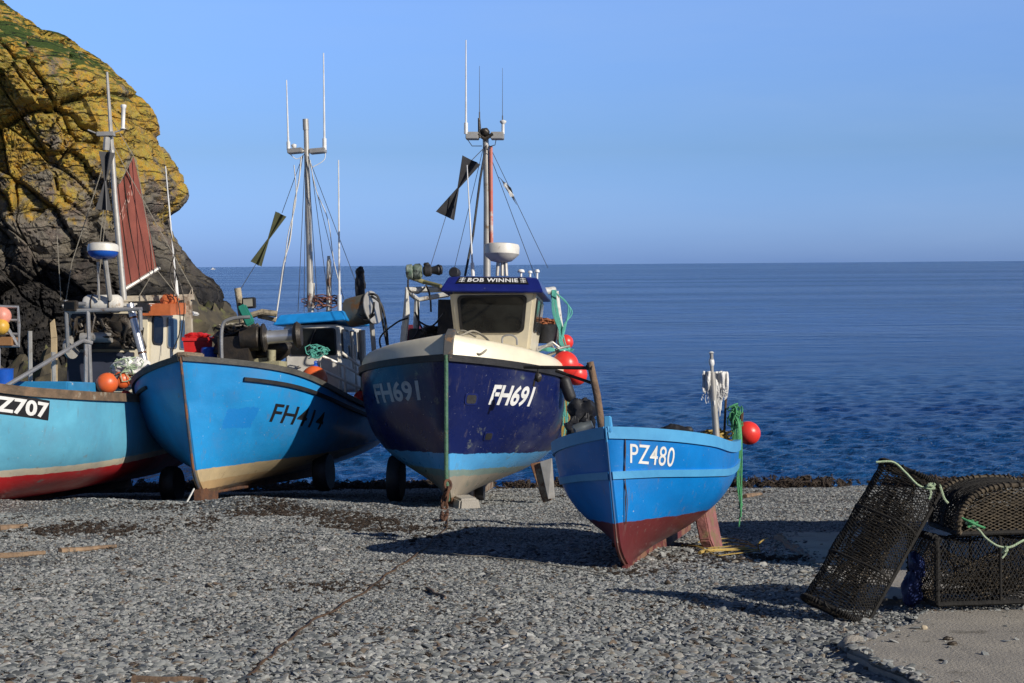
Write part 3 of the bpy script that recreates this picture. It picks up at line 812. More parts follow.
def window(parent, quad, n, m='glass', frame_m='black', r=.22, fw_=.035):
    """rubber-framed pane on a wall: quad = 4 local corners, n = outward normal"""
    n = Vector(n).normalized(); q = [Vector(v) for v in quad]; c = sum(q, Vector())/4
    o = round_quad(*q, r=r)
    mb = MB(); mb.prism([p+n*.004 for p in o], n*.02); f = mb.build('window', M[frame_m], parent, smooth=False, bevel=.004)
    k = 1-fw_*2/((q[0]-q[1]).length+.001)
    mb = MB(); mb.prism([c+(p-c)*k+n*.022 for p in o], n*.006); mb.build('pane', M[m], f, smooth=False)
    return f
def whip(parent, a, b, r=.012, name='antenna', m='whitepole'):
    mb = MB(); a = Vector(a); b = Vector(b); mb.tube([a, a.lerp(b, .12)], r*1.9, 8); mb.tube([a.lerp(b, .12), b], r, 6, r2=r*.5); return mb.build(name, M[m], parent)
def bowtie(B, top, bot, hw_, m, line_m='wire'):
    """day shape: two pairs of crossed triangular boards meeting at their points"""
    a = B.l(top); b = B.l(bot); c = (a+b)/2; ax = (b-a).normalized(); mb = MB()
    s1 = ax.cross(B.v((0, 1, 0))).normalized(); s2 = (s1*.6+ax.cross(s1)*.8).normalized(); s1 = (s1*.85-ax.cross(s1)*.5).normalized()
    for e in (a, b):
        for s_ in (s1, s2):
            nn = ax.cross(s_)*.012; mb.prism([c-s_*.015-nn/2, c+s_*.015-nn/2, e+s_*hw_-nn/2, e-s_*hw_-nn/2], nn)
    return mb.build('day_shape', M[m], B.e, smooth=False)
def buoy(name, c, r, m, label, group=None, neck=(0, 0, 1), cat='buoy', neckm='black'):
    """inflated ball buoy with a moulded eye"""
    c = Vector(c); nk = Vector(neck).normalized()
    mb = MB(); prof = []
    for i in range(17):
        a = math.pi*i/16; prof.append((max(.001, r*math.sin(a)*(1 if a > .5 else .9+.1*a/.5)), -r*math.cos(a)*1.04))
    mb.lathe((0, 0, 0), nk, prof, 24)
    e = empty(name, Matrix.Translation(c), label, cat, group); mb.build('ball', M[m], e)
    mb = MB(); mb.lathe(nk*r*.93, nk, [(r*.3, 0), (r*.26, r*.14), (r*.16, r*.24), (r*.14, r*.38)], 14)
    mb.tube([nk*r*1.3+nk.orthogonal()*r*.13*math.cos(t)+nk*r*.13*math.sin(t) for t in [i*math.pi/6 for i in range(13)]], r*.05, 6)
    mb.build('eye', M[neckm], e); return e
def coil(name, pts_list, r, m, label, cat='rope', group=None, n=5):
    mb = MB(); [mb.tube(p, r, n) for p in pts_list]; return tag(mb.build(name, M[m]), label, cat, group)
def hauler_clutter(B, name, c, rad, seeds, m, r=.02, n=28, parent=None):
    mb = MB(); c = Vector(c)
    for s_ in seeds: mb.tube(wander(c, rad, n, s_), r, 6)
    return mb.build(name, M[m], parent or B.e)

# ---- small open boat PZ480
def boat_small():
    foot = pix_ground(621, 571); foot.z -= .02
    Bt = Boat('open_fishing_boat', frame(foot, R(17), .093, R(5)), 'small bright blue open boat numbered PZ480 with a dull red bottom')
    H = Hull(3.5, 1.58, [(0, 1.33), (.25, 1.2), (.6, 1.1), (1, 1.1)], rake=.2, Lk=3.2, tr=.84, sm=.42, pd=2.9, pl=1.7, n0=1.15, n1=3.6, trl=.9, ff=.34, keel=[(0, 0), (.1, .06), (.5, .17), (1, .36)])
    hm = band_mat('blue_and_oxide_hull', [(0, (.13, .022, .024)), (.46, (.002, .205, .62))], slope=.0, rough=.38, grime=(.16, .11, .08), gth=.66)
    H.build(hm, Bt.e)
    lb = mat('pale_blue_rail_paint', (.085, .36, .66), .45, col2=(.07, .31, .6), dirt=(.3, .33, .34), dth=.7)
    H.strip('gunwale', lb, Bt.e, 1., .11, .022, inn=.06, up_=.012)
    H.strip('rubbing_strake', lb, Bt.e, .70, .07, .02, tfun=lambda q: .70+.03*q)
    H.deck(M['royal'], Bt.e, .35)
    mb = MB(); p = H.P(0, 1); mb.box(p+Vector((-.03, 0, .03)), (.09, .07, .15), taper=.8); mb.build('stem_head', lb, Bt.e, smooth=False, bevel=.008)
    mb = MB(); pts = [H.P(0, t)+Vector((.02, -H.P(0, t).y, 0)) for t in [i/20 for i in range(21)]]
    mb.tube(pts, .011, 6); mb.build('stem_band', band_mat('worn_stem', [(0, (.14, .06, .05)), (.46, (.03, .12, .3)), (1.2, (.05, .3, .6))], rough=.6, grime=(.16, .15, .13), gth=.6), Bt.e)
    mb = MB(); mb.prism([Vector((-.1, -.03, .0)), Vector((-.45, -.03, -.03)), Vector((-3.5, -.03, .12)), Vector((-3.5, -.03, .42)), Vector((-.3, -.03, .15))], (0, .06, 0)); mb.build('keel', mat('oxide_keel', (.13, .03, .03), .7, dirt=(.2, .1, .06), dth=.5), Bt.e, smooth=False, bevel=.01)
    # bilge skegs under the quarters
    sk_ = mat('worn_pink_skeg', (.33, .13, .12), .75, col2=(.2, .08, .07), dirt=(.2, .13, .07), dsc=4, dth=.5, bump=.6, bsc=20)
    for sd in (1, -1):
        mb = MB(); mb.prism([Vector((-1.85, sd*.36, .5)), Vector((-2.5, sd*.36, .5)), Vector((-2.42, sd*.44, -.02-.035*sd)), Vector((-2.05, sd*.44, -.04-.035*sd)), Vector((-1.88, sd*.4, .12))], (0, sd*.12, 0)); mb.build('bilge_skeg', sk_, Bt.e, smooth=False, bevel=.015)
    # number
    a = H.hit(Bt.Mi, 630, 463); b = H.hit(Bt.Mi, 672.5, 467); t = H.hit(Bt.Mi, 630, 443.5)
    H.drape(text_mesh('PZ480', .005, 0, 1.05), 'registration_number', M['letter_w'], Bt.e, a, b, t, 1)
    # painter hanging down the bow
    c = [H.hit(Bt.Mi, 623, y) for y in (428, 445, 470, 500, 522)]
    mb = MB(); mb.tube(smooth_path([p+Vector((0, .02, .0)) for p in c]), .0045, 5); mb.tube(smooth_path([H.hit(Bt.Mi, x, y)+Vector((0, .02, 0)) for x, y in ((621, 428), (623.5, 450), (622.5, 475), (625, 500), (624, 524))]), .0045, 5); mb.build('painter', M['drope'], Bt.e)
    # stern mast with tattered flag
    mb = Bt.mb(); mb.tube([(717, 446, 17.0), (712, 372, 17.0)], .042, 10, r2=.035); mb.tube([(712, 372, 17), (711.5, 353, 17)], .02, 8); Bm = mb.build('stern_mast', M['alu'], Bt.e)
    mb = Bt.mb(); mb.lathe((711.8, 366, 17), (0, 0, 1), [(.02, 0), (.032, .02), (.032, .06), (.02, .09)], 12); mb.lathe((711.5, 354, 17), (0, 0, 1), [(.012, 0), (.035, .012), (.012, .03)], 10); mb.build('mast_light', M['whitepole'], Bm)
    mb = Bt.mb(); mb.tube([(724, 440, 17.2), (727, 372, 17.2)], .014, 6); mb.tube([(733, 440, 17.3), (736, 405, 17.3)], .012, 6); mb.tube([(740, 440, 17.3), (742, 412, 17.3)], .02, 6); mb.build('stern_pole', M['drope'], Bt.e)
    # rotten post at the bow quarter
    Bt.H = H; return Bt
B1 = boat_small()
def flag_cloth():
    mb = MB(); rg = random.Random(5)
    a = P(703, 371, 17.02); b = P(727, 374, 17.1); rows = []
    nu, nv = 16, 12
    for i in range(nu+1):
        u = i/nu; r_ = []
        ln = (27+rg.uniform(-5, 5))*(1-.15*abs(u-.3))
        for j in range(nv+1):
            v = j/nv; px = 702.5+25*u+2.2*math.sin(v*5+u*3)+(-1.5*v if u < .3 else 0); py = 371+3*u+ln*v*(.85 if u < .3 else 1)
            r_.append(P(px, py, 17.0+.03*math.sin(u*13+v*2.6)))
        rows.append(r_)
    def ribbon(u0, u1, top, ln, dep, sd_):
        n_ = 12; ra, rb_ = [], []
        for j in range(n_+1):
            v = j/n_; w = 1 if v < .7 else 1-(v-.7)/.3*.75; cx = (u0+u1)/2+.9*noise.noise(Vector((v*2.2, sd_*.37, 1)))+rg.uniform(-.12, .12)*v; hw_ = (u1-u0)/2*w
            dy = dep+.03*math.sin(v*5+u0*.6)+.02*noise.noise(Vector((u0*.7, v*3, 2)))
            ra.append(P(702.5+cx-hw_, top+ln*v, 17+dy)); rb_.append(P(702.5+cx+hw_, top+ln*v+rg.uniform(-.3, .3), 17+dy+.008))
        mb.grid([ra, rb_])
    for k in range(56):      # shredded strips of cloth, some knotted short, some long
        u = k/56*24.5; left = u < 9; ln = rg.uniform(17, 25) if left else (rg.uniform(20, 27) if u > 18 else rg.uniform(24, 44))
        ribbon(u, u+rg.uniform(1.2, 2.6), 371+rg.uniform(0, 3)+(3 if 9 < u < 12 else 0), ln, .03*math.sin(u*.9)+(.05 if u > 11 else 0), k)
    for k in range(50):
        u = rg.random(); x = 702.5+25*u; y = 388+rg.uniform(-4, 8); L_ = rg.uniform(3, 9)+(16 if .45 < u < .75 else 0)
        mb.tube([P(x, y, 17), P(x+rg.uniform(-2, 1), y+L_*.5, 17.02), P(x+rg.uniform(-3, 1), y+L_, 17)], .0045, 4)
    o = mb.build('flag', M['cloth']); tag(o, 'white frayed rag of a flag tied to the stern mast of the small blue boat', 'flag')
    md = o.modifiers.new('t', 'SOLIDIFY'); md.thickness = .003
flag_cloth()
buoy('buoy', P(748.5, 433, 17.25), .135, 'red', 'red ball buoy hanging off the stern of the small blue boat', neck=(-.8, 0, .55))
# green rope over the quarter
gp = []
for k in range(5):
    pts = [P(733+k*1.3, 440, 17.2), P(731+k*2.2, 414+k*1.4, 17.1), P(738+k*.8, 422+k*3, 17.0), P(738.5+k*.8, 450, 16.9), P(739+math.sin(k*2)*2.5, 480, 16.85), P(741+math.sin(k*3)*3, 500+k*2, 16.8)]
    if k < 2: pts.append(P(739+2*k, 527-k*10, 16.75))
    gp.append(smooth_path(pts))
gp += [wander(P(734, 416, 17.1), (.09, .06, .13), 30, k+2) for k in range(3)]
coil('rope', gp, .0085, 'green', 'bright green rope bundle trailing over the stern of the small blue boat to the shingle')
tag(hauler_clutter(B1, 'net_heap', P(712, 437, 17.2), (.22, .15, .08), (3, 4, 5, 6), 'orope', .012), 'heap of orange and green twine in the stern of the small blue boat', 'net').parent = None
# post and bar that stand in the bow of the small boat
def bow_post():
    mb = B1.mb(); mb.tube([(603, 436, 14.9), (597, 395, 14.9), (590, 362, 14.9)], .04, 10, r2=.036); Pm = mb.build('wooden_post', M['timber'], B1.e)
    mb = B1.mb(); mb.tube([(524, 367, 15.2), (590, 368, 14.9)], .018, 8); mb.tube([(556, 371, 15.2), (592, 383, 14.92)], .016, 8); mb.tube([(587, 367, 14.92), (593, 368, 14.88)], .03, 8)
    mb.build('crossbar', M['dark'], Pm)
bow_post()
mb = MB(); mb.blob(P(583, 413, 15.6), (.14, .14, .15), 3, .5, fr=1.6); mb.blob(P(576, 428, 15.5), (.1, .12, .1), 5, .5, fr=1.6); mb.blob(P(588, 424, 15.5), (.07, .1, .1), 8, .7)
o = tag(mb.build('engine_cover', M['dcloth']), 'black lumpy cover in the bow of the small blue boat beside the wooden post', 'cover')
mb = MB(); mb.lathe(P(574, 431, 15.2), (.9, -.1, .35), [(.05, 0), (.062, .01), (.062, .1), (.05, .12), (.04, .2)], 14); mb.build('motor', mat('grey_motor', (.12, .14, .15), .4, .3), o)
mb = MB(); mb.blob(P(675, 434, 15.9), (.18, .14, .09), 8, .35); mb.tube([P(652, 432, 15.7), P(668, 435, 15.8), P(690, 440, 15.9)], .025, 6); mb.blob(P(688, 431, 15.9), (.05, .05, .05), 2, .2)
tag(mb.build('gear_bundle', M['dcloth']), 'black bundle of waterproof gear showing above the middle of the small blue boat', 'bundle')
# ---- big navy boat FH691
def boat_navy():
    foot = pix_ground(447, 508); foot.z -= .03
    Bt = Boat('decked_fishing_boat', frame(foot, R(5), .095, R(-1)), 'deep navy blue fishing boat FH691 with cream foredeck, standing bow on in the middle')
    H = Hull(7.0, 3.22, [(0, 2.3), (.2, 2.14), (.5, 2.02), (1, 2.0)], rake=.42, Lk=6.4, tr=.86, sm=.36, pd=3.0, pl=1.75, n0=1.2, n1=4.2, keel=[(0, .0), (.08, .05), (.3, .16), (1, .4)], trl=.92, ff=.35, minw=.05)
    hm = band_mat('navy_hull_paint', [(0, (.2, .11, .06)), (.17, (.34, .29, .22)), (.50, (.2, .28, .25)), (.6, (.085, .36, .68)), (.84, (.004, .011, .082))], rough=.26, grime=(.15, .17, .14), gth=.62, wobble=.025)
    H.build(hm, Bt.e)
    bs = M['black']
    H.strip('rubbing_strake', bs, Bt.e, 1., .1, .05, inn=.02, up_=.01, bevel=.02)
    # cream whaleback foredeck rising from the rail
    mb = MB(); rows = []
    for i in range(37):
        q = i/36*.52; a = H.top(q, 1); h = .30*(1-.35*q/.52); k = 1 if q < .40 else max(.25, 1-(q-.40)/.12*.8); row = []
        for sd in (1, -1):
            sec = [(1.0, 0), (1.0, .35), (.985, .62), (.95, .84), (.88, .97), (.75, 1.03), (.5, 1.08), (.2, 1.1)]
            if sd < 0: sec = sec[::-1]
            for w_, z_ in sec:
                xx = a.x-(.05*z_+(.22*(1-w_))*max(0, 1-q*4)) ; row.append(Vector((xx, sd*max(.02, a.y*w_), a.z+h*z_*k)))
        rows.append(row)
    mb.grid(rows); wb = mb.build('foredeck', M['cream'], Bt.e)
    mb = MB(); mb.grid([[r_[0], r_[-1]] for r_ in [[Vector((H.top(q).x, s_*H.top(q).y*.97, H.top(q).z-.35)) for s_ in (1, -1)] for q in [.5+.5*i/20 for i in range(21)]]]); mb.build('deck', M['white'], Bt.e)
    # bow roller plank and green-stained stem
    mb = MB(); a = H.P(0, 1); mb.prism([a+Vector((.03, -.075, -.06)), a+Vector((.04, -.06, .28)), a+Vector((-.25, -.05, .40)), a+Vector((-.3, -.05, .30)), a+Vector((-.05, -.06, -.06))], (0, .13, 0)); mb.build('bow_fairlead', mat('grey_bow_plate', (.1, .1, .1), .6, dirt=(.25, .15, .08), dsc=5, dth=.55), Bt.e, smooth=False, bevel=.01)
    mb = MB(); st = [H.P(0, t)+Vector((.03, -H.P(0, t).y, 0)) for t in [.06+i/24*.94 for i in range(25)]]; mb.tube(st, .03, 8)
    mb.build('stem_band', mat('green_stained_stem', (.05, .14, .08), .75, col2=(.1, .2, .13), sc=6, dirt=(.2, .1, .05), dsc=5, dth=.58, bump=.7), Bt.e)
    mb = MB(); mb.prism([Vector((-.12, -.06, .0)), Vector((-.5, -.06, -.03)), Vector((-6.3, -.06, .0)), Vector((-6.3, -.06, .5)), Vector((-.4, -.06, .2))], (0, .12, 0)); mb.build('keel', mat('scraped_keel', (.25, .2, .15), .8, dirt=(.12, .06, .03), dth=.5), Bt.e, smooth=False)
    # numbers
    a = H.hit(Bt.Mi, 488, 405); b = H.hit(Bt.Mi, 530, 407); t = H.hit(Bt.Mi, 493.5, 384)
    H.drape(text_mesh('FH691', .03, .1, 1.0), 'registration_number', M['letter_w'], Bt.e, a, b, t, 1)
    a = H.hit(Bt.Mi, 377.5, 404); b = H.hit(Bt.Mi, 421, 400.5); t = H.hit(Bt.Mi, 373, 384)
    n2 = H.drape(text_mesh('FH691', .03, -.05, 1.0), 'registration_number', M['letter_g'], Bt.e, a, b, t, -1); n2['label'] = 'grey registration number on the left side of the navy bow'
    # fairlead holes
    for (px, py, w_) in ((471, 399, .11), (488, 436, .09)):
        c = H.hit(Bt.Mi, px, py); n_ = s_norm(H, c.x, c.z, 1); ax = n_.to_track_quat('Z', 'Y').to_matrix()
        mb = MB(); o = round_quad(*[c+ax @ Vector(v) for v in ((-w_, -w_*.8, 0), (w_, -w_*.8, 0), (w_, w_*.8, 0), (-w_, w_*.8, 0))], r=.3)
        mb.prism([p+n_*.003 for p in o], n_*.012); f = mb.build('hawse_hole', M['navy'], Bt.e, smooth=False, bevel=.004)
        o2 = [c+(p-c)*.74+n_*.0175 for p in o]; mb = MB(); mb.prism(o2, n_*.003); mb.build('hole_shade', M['black'], f, smooth=False)  # black plate painted as the shade inside the hole
    # thin guard stripe
    # wheelhouse
    ft = [Bt.l(p) for p in ((449, 291, 23.45), (537, 291, 23.45), (530, 352, 23.8), (456, 352, 23.8))]
    L_ = Vector((-1.75, 0, 0)); ft[1].x = ft[0].x; ft[2].x = ft[3].x
    mb = MB(); pts = ft+[f+L_ for f in ft]; mb.add(pts, [(3, 2, 1, 0), (4, 5, 6, 7), (0, 1, 5, 4), (1, 2, 6, 5), (2, 3, 7, 6), (3, 0, 4, 7)]); wh = mb.build('wheelhouse', M['cream'], Bt.e, smooth=False, bevel=.05)
    nrm = (ft[1]-ft[0]).cross(ft[3]-ft[0]).normalized(); nrm = nrm if nrm.x > 0 else -nrm
    def onf(u, v): return (ft[0]*(1-u)+ft[1]*u)*(1-v)+(ft[3]*(1-u)+ft[2]*u)*v
    window(wh, [onf(.085, .07), onf(.90, .07), onf(.90, .68), onf(.085, .68)], nrm, r=.16, fw_=.05)
    sp = [ft[1], ft[1]+L_, ft[2]+L_, ft[2]]; sn = (sp[1]-sp[0]).cross(sp[3]-sp[0]).normalized(); sn = sn if sn.y > 0 else -sn
    def ons(u, v): return (sp[0]*(1-u)+sp[1]*u)*(1-v)+(sp[3]*(1-u)+sp[2]*u)*v
    window(wh, [ons(.1, .1), ons(.45, .1), ons(.45, .65), ons(.1, .65)], sn, r=.16); window(wh, [ons(.55, .1), ons(.9, .1), ons(.9, .65), ons(.55, .65)], sn, r=.16)
    # visor / roof
    z0 = ft[0].z; y0 = ft[1].y; y1 = ft[0].y; ya, yb = min(y0, y1), max(y0, y1)
    def ring(e, z, xo): return [Vector((ft[0].x+xo, ya-e, z)), Vector((ft[0].x+xo, yb+e, z)), Vector((ft[0].x-1.95, yb+e, z)), Vector((ft[0].x-1.95, ya-e, z))]
    r1 = ring(.10, z0+.03, .16); r2 = ring(.015, z0+.215, .0); r3 = ring(-.12, z0+.25, -.18); r0_ = ring(.11, z0-.02, .17)
    mb = MB(); rr = [r0_, r1, r2, r3]; vs = [v for q in rr for v in q]; fs = [(3, 2, 1, 0), (12, 13, 14, 15)]
    for i in range(3):
        for k in range(4): fs.append((i*4+k, i*4+(k+1) % 4, i*4+4+(k+1) % 4, i*4+4+k))
    mb.add(vs, fs); roof = mb.build('roof', mat('royal_navy_roof', (.012, .02, .16), .3, dirt=(.25, .27, .3), dsc=7, dth=.66), wh, smooth=False, bevel=.012)
    # name board on the visor
    na = r1[0]; nb = r1[1]; ta = r2[0]; tb_ = r2[1]; vn = (nb-na).cross(ta-na).normalized(); vn = vn if vn.x > 0 else -vn
    # seen from ahead, picture-left is starboard (-y)
    def onv(u, v, o_=.006): return (na*(1-u)+nb*u)*(1-v)+(ta*(1-u)+tb_*u)*v+vn*o_
    mb = MB(); mb.prism([onv(.12, .42, .003), onv(.88, .42, .003), onv(.87, .98, .003), onv(.13, .98, .003)], vn*.012); nbd = mb.build('name_board', M['letter_b'], roof, smooth=False)
    bm = text_mesh('BOB WINNIE', .025, 0, 1.1); flat_map(bm, lambda x, y: onv(.235+.54*x, .54+.34*y, .019), 'name_lettering', M['letter_w'], nbd)
    for u in (.175, .83):       # small crossed emblem each side of the name
        mb = MB(); 
        for (x0, y0_, x1, y1_) in ((-.03, .2, .03, .2), (-.03, .34, .03, .34), (-.03, .06, .03, .06), (0, 0, 0, .4)):
            p0 = onv(u+x0, .5+y0_, .02); p1 = onv(u+x1, .5+y1_, .02); mb.tube([p0, p1], .006, 5)
        mb.build('emblem', M['letter_w'], nbd)
    # radar
    c = (501, 274, 24.3); b0 = Bt.l(c)
    mb = MB()
    for dx in (-.06, .02, .09): mb.tube([b0+Vector((0, dx, -.03)), b0+Vector((0, dx*.8, .22))], .03, 8)
    rp_ = mb.build('radar_pedestal', M['alu'], wh)
    mb = MB(); mb.lathe(b0+Vector((0, .0, .19)), (0, 0, 1), [(.08, 0), (.17, .02), (.25, .09), (.29, .13), (.295, .24), (.28, .285), (.22, .3), (.01, .305)], 32); mb.build('radar_dome', M['white'], rp_)
    for (px, w_, h_) in ((521, .055, .12), (530, .035, .1), (537, .04, .12)):
        b1 = Bt.l((px, 277, 24.0)); mb = MB(); mb.lathe(b1, (0, 0, 1), [(.018, -.05), (.018, h_*.6), (w_, h_*.62), (w_*1.05, h_*.8), (w_*.7, h_), (.005, h_*1.03)], 14); mb.build('aerial_dome', M['whitepole'], wh)
    b1 = Bt.l((455, 273, 23.9)); mb = MB(); mb.lathe(b1, (.9, -.2, .1), [(.06, -.1), (.085, -.04), (.085, .06), (.07, .08)], 16); mb.tube([b1, b1+Vector((0, .03, -.12))], .02, 6); mb.build('searchlight', M['black'], wh)
    # mast
    mb = Bt.mb(); mb.tube([(487, 278, 25.2), (487, 200, 25.2), (485.5, 131, 25.2)], .062, 12, r2=.05); ms = mb.build('mast', M['alu'], Bt.e)
    mb = Bt.mb(); mb.tube([(491.5, 246, 25.15), (490.8, 146, 25.15)], .03, 8); mb.build('striped_pole', M['redstripe'], ms)
    for a_, b_ in (((466, 136, 25.15), (479, 136, 25.15)), ((491, 136, 25.15), (504, 136, 25.15))):
        p, q = Bt.l(a_), Bt.l(b_); mb = MB(); mb.box((p+q)/2, ((.16, (q-p).length, .12))); mb.build('crosstree', M['alu'], ms, smooth=False, bevel=.01)
    mb = Bt.mb(); mb.tube([(478, 134, 25.1), (485, 139, 25.1), (493, 134, 25.1)], .035, 8); mb.blob((485, 132, 25.1), .07, 3, .3); mb.tube([(480, 138, 25.1), (479, 118, 25.1)], .035, 8, r2=.02); mb.build('mast_head_fitting', M['dark'], ms)
    whip(ms, Bt.l((466, 134, 25.1)), Bt.l((466, 40, 25.1)), .017); whip(ms, Bt.l((479.5, 118, 25.1)), Bt.l((479.5, 66, 25.1)), .006, m='wire'); whip(ms, Bt.l((502.5, 122, 25.1)), Bt.l((502.5, 68, 25.1)), .005, m='wire')
    mb = Bt.mb(); mb.tube([(503, 134, 25.1), (503, 123, 25.1)], .025, 8); mb.lathe((503, 124, 25.1), (0, 0, 1), [(.03, 0), (.055, .03), (.055, .05), (.01, .07)], 12); mb.build('masthead_light', M['whitepole'], ms)
    mb = Bt.mb(); mb.tube([(468, 140, 25.1), (472, 146, 25.1), (482, 146, 25.1)], .007, 5); mb.tube([(496, 140, 25.1), (495, 145, 25.1), (488, 147, 25.1)], .007, 5)
    mb.tube([(486, 146, 25.0), (480, 180, 24.9), (473, 235, 24.9), (465, 276, 24.7)], .02, 6); mb.build('cable', M['black'], ms)
    whip(Bt.e, Bt.l((473, 276, 24.4)), Bt.l((467, 165, 24.4)), .016)
    bowtie(Bt, (471.5, 160, 24.7), (445, 216, 24.7), .185, 'charcoal')
    mb = Bt.mb()
    for l_ in (((487, 145, 25.1), (471, 161, 24.7)), ((446, 216, 24.7), (430, 268, 24.6)), ((489, 145, 25.1), (548, 268, 26)), ((484, 145, 25.1), (452, 278, 26.)), ((488, 150, 25.1), (535, 276, 26.5))): mb.tube([Bt.l(l_[0]), Bt.l(l_[1])], .006, 4)
    mb.build('rigging', M['wire'], Bt.e)
    # gallows on the picture-left side
    gm = mat('chipped_white_steel', (.66, .65, .6), .5, dirt=(.16, .1, .06), dsc=5, dth=.56, bump=.3)
    mb = Bt.mb(); mb.tube([(402.5, 350, 25), (406.5, 312, 25), (407, 290, 25), (447, 289, 25)], .058, 8); mb.tube([(415, 350, 26), (417, 300, 26), (449, 294, 26)], .055, 8); mb.tube([(407, 291, 25), (417, 299, 26)], .04, 8); gal = mb.build('gallows', gm, Bt.e)
    mb = Bt.mb(); a = Bt.l((409, 272, 24.9)); b = Bt.l((423, 271, 24.9)); d = (b-a).normalized(); mb.lathe(a-d*.05, d, [(.08, 0), (.125, .02), (.13, .1), (.1, .12), (.13, .16), (.13, .24), (.09, .27)], 16); hl = mb.build('hauler', mat('green_hauler', (.08, .13, .09), .5, col2=(.3, .34, .3), sc=9, dirt=(.02, .02, .02), dsc=5, dth=.5, bump=.5), gal)
    mb = MB(); mb.lathe(b, d, [(.06, 0), (.1, .04), (.1, .12), (.06, .15), (.07, .2), (.095, .26), (.07, .32), (.02, .33)], 14); mb.blob(b+d*.06+Vector((0, 0, .09)), .05, 3, .4); mb.build('hauler_motor', M['black'], hl)
    mb = Bt.mb(); mb.tube([(411, 277, 24.9), (424, 282, 24.9), (441, 286, 24.6)], .045, 8, r2=.03); mb.build('hauler_arm', mat('ochre_arm', (.25, .23, .1), .6, dirt=(.05, .05, .04), dsc=6, dth=.5), gal)
    mb = Bt.mb()
    for pts in ([(408, 280, 24.8), (409, 290, 24.7), (418, 293, 24.7), (425, 287, 24.7)], [(416, 315, 25.8), (420, 322, 25.6), (432, 326, 25.5), (444, 313, 24.9)], [(418, 300, 25.9), (418, 330, 25.6), (408, 343, 25.3)], [(415, 312, 25.9), (422, 328, 25.8), (432, 334, 25.6)], [(408, 318, 24.9), (396, 323, 24.9), (380, 338, 25.2), (384, 356, 25.4)], [(426, 285, 24.8), (430, 296, 24.8), (431, 312, 24.8)]):
        mb.tube(smooth_path([Bt.l(p) for p in pts]), .016, 6)
    mb.build('hydraulic_hose', M['black'], gal)
    mb = Bt.mb(); mb.box((427, 338, 26), (.5, .55, .3)); mb.blob((433, 333, 25.8), (.25, .22, .12), 2, .4); mb.box((447, 322, 25.6), (.3, .28, .75)); mb.build('engine_casing', M['dark'], Bt.e, smooth=False, bevel=.03)
    mb = Bt.mb(); mb.box((411, 335, 26.6), (.4, .3, .35)); tag(mb.build('fish_box', mat('maroon_box', (.16, .02, .04), .5), bevel=.02), 'maroon box on the deck behind the cream foredeck of the navy boat', 'box')
    tag(bpy.data.objects['fish_box'], None).matrix_world = Bt.M
    # gantry on the picture-right side
    mb = Bt.mb(); mb.tube([(541, 292, 25.4), (553, 290, 25.8), (556, 305, 25.8), (561, 345, 25.8)], .065, 8); mb.build('gantry', gm, Bt.e); mb = Bt.mb(); mb.tube([(541, 294, 27), (556, 292, 27), (562, 340, 27)], .055, 8); mb.build('gantry', gm, Bt.e)
    mb = Bt.mb(); a = Bt.l((546, 343, 25.5)); mb.lathe(a, (0, 0, 1), [(.17, 0), (.2, .3), (.205, .31)], 16); bk = mb.build('basket', M['dcloth'])
    bk.matrix_world = Bt.M; tag(bk, 'black basket piled with orange brown net beside the cream wheelhouse', 'basket')
    mb = MB(); [mb.tube(wander(a+Vector((0, 0, .36)), (.13, .13, .05), 26, s_), .016, 5) for s_ in (1, 2, 3, 4, 5)]; o = mb.build('net_pile', mat('rusty_net', (.4, .13, .05), .8, col2=(.2, .08, .04)), bk)
    mb = Bt.mb(); mb.tube([(538, 348, 25), (552, 345, 25), (556, 352, 25), (545, 357, 25)], .03, 6); mb.tube([(536, 352, 24.6), (552, 342, 25.2), (565, 352, 25.2)], .022, 6); mb.tube([(545, 350, 24.8), (556, 349, 24.9), (570, 346, 24.9)], .022, 6); mb.build('side_rail', M['alu'], Bt.e)
    # legs that prop the hull
    lm = mat('bleached_leg_timber', (.36, .3, .22), .8, col2=(.2, .11, .05), sc=3, dirt=(.14, .06, .03), dsc=3, dth=.5, bump=.6, bsc=20)
    mb = Bt.mb(); a = [Bt.l(p) for p in ((530, 464, 23.8), (547, 460, 23.8), (552, 500, 23.6), (543, 503, 23.6))]; mb.prism(a, (-.12, 0, 0)); mb.build('leg', lm, Bt.e, smooth=False, bevel=.01)
    mb = MB(); a = [Bt.l(p) for p in ((540, 462, 23.74), (552, 458, 23.7), (555, 498, 23.55), (548, 499, 23.55))]; mb.prism([p+Vector((.03, 0, 0)) for p in a], (-.05, 0, 0)); mb.build('leg_board', M['alu'], Bt.e, smooth=False, bevel=.006)
    for (c_, r_) in (((396, 484, 24.4), .38), ((478, 489, 25.5), .2)):
        cc = Bt.l(c_); cc.z = r_-.03 if r_ > .3 else cc.z
        mb = MB(); ty = 1; mb.lathe(cc-Vector((0, .11, 0)), (0, 1, 0), [(r_*.5, 0), (r_*.92, 0), (r_, .04), (r_, .18), (r_*.92, .22), (r_*.5, .22)], 28); wl = mb.build('launching_wheel', M['black'], Bt.e)
        mb = MB(); mb.lathe(cc-Vector((0, .07, 0)), (0, 1, 0), [(r_*.52, 0), (r_*.52, .14)], 18); mb.build('rim', M['rust'], wl)
    # grab rail on foredeck
    mb = Bt.mb(); mb.tube(smooth_path([Bt.l(p) for p in ((502, 344, 23.2), (503, 337, 23.2), (510, 335, 23.2), (516, 338, 23.2), (517, 345, 23.2))]), .014, 6); mb.build('grab_rail', M['steel'], Bt.e)
    Bt.H = H; return Bt
B2 = boat_navy()
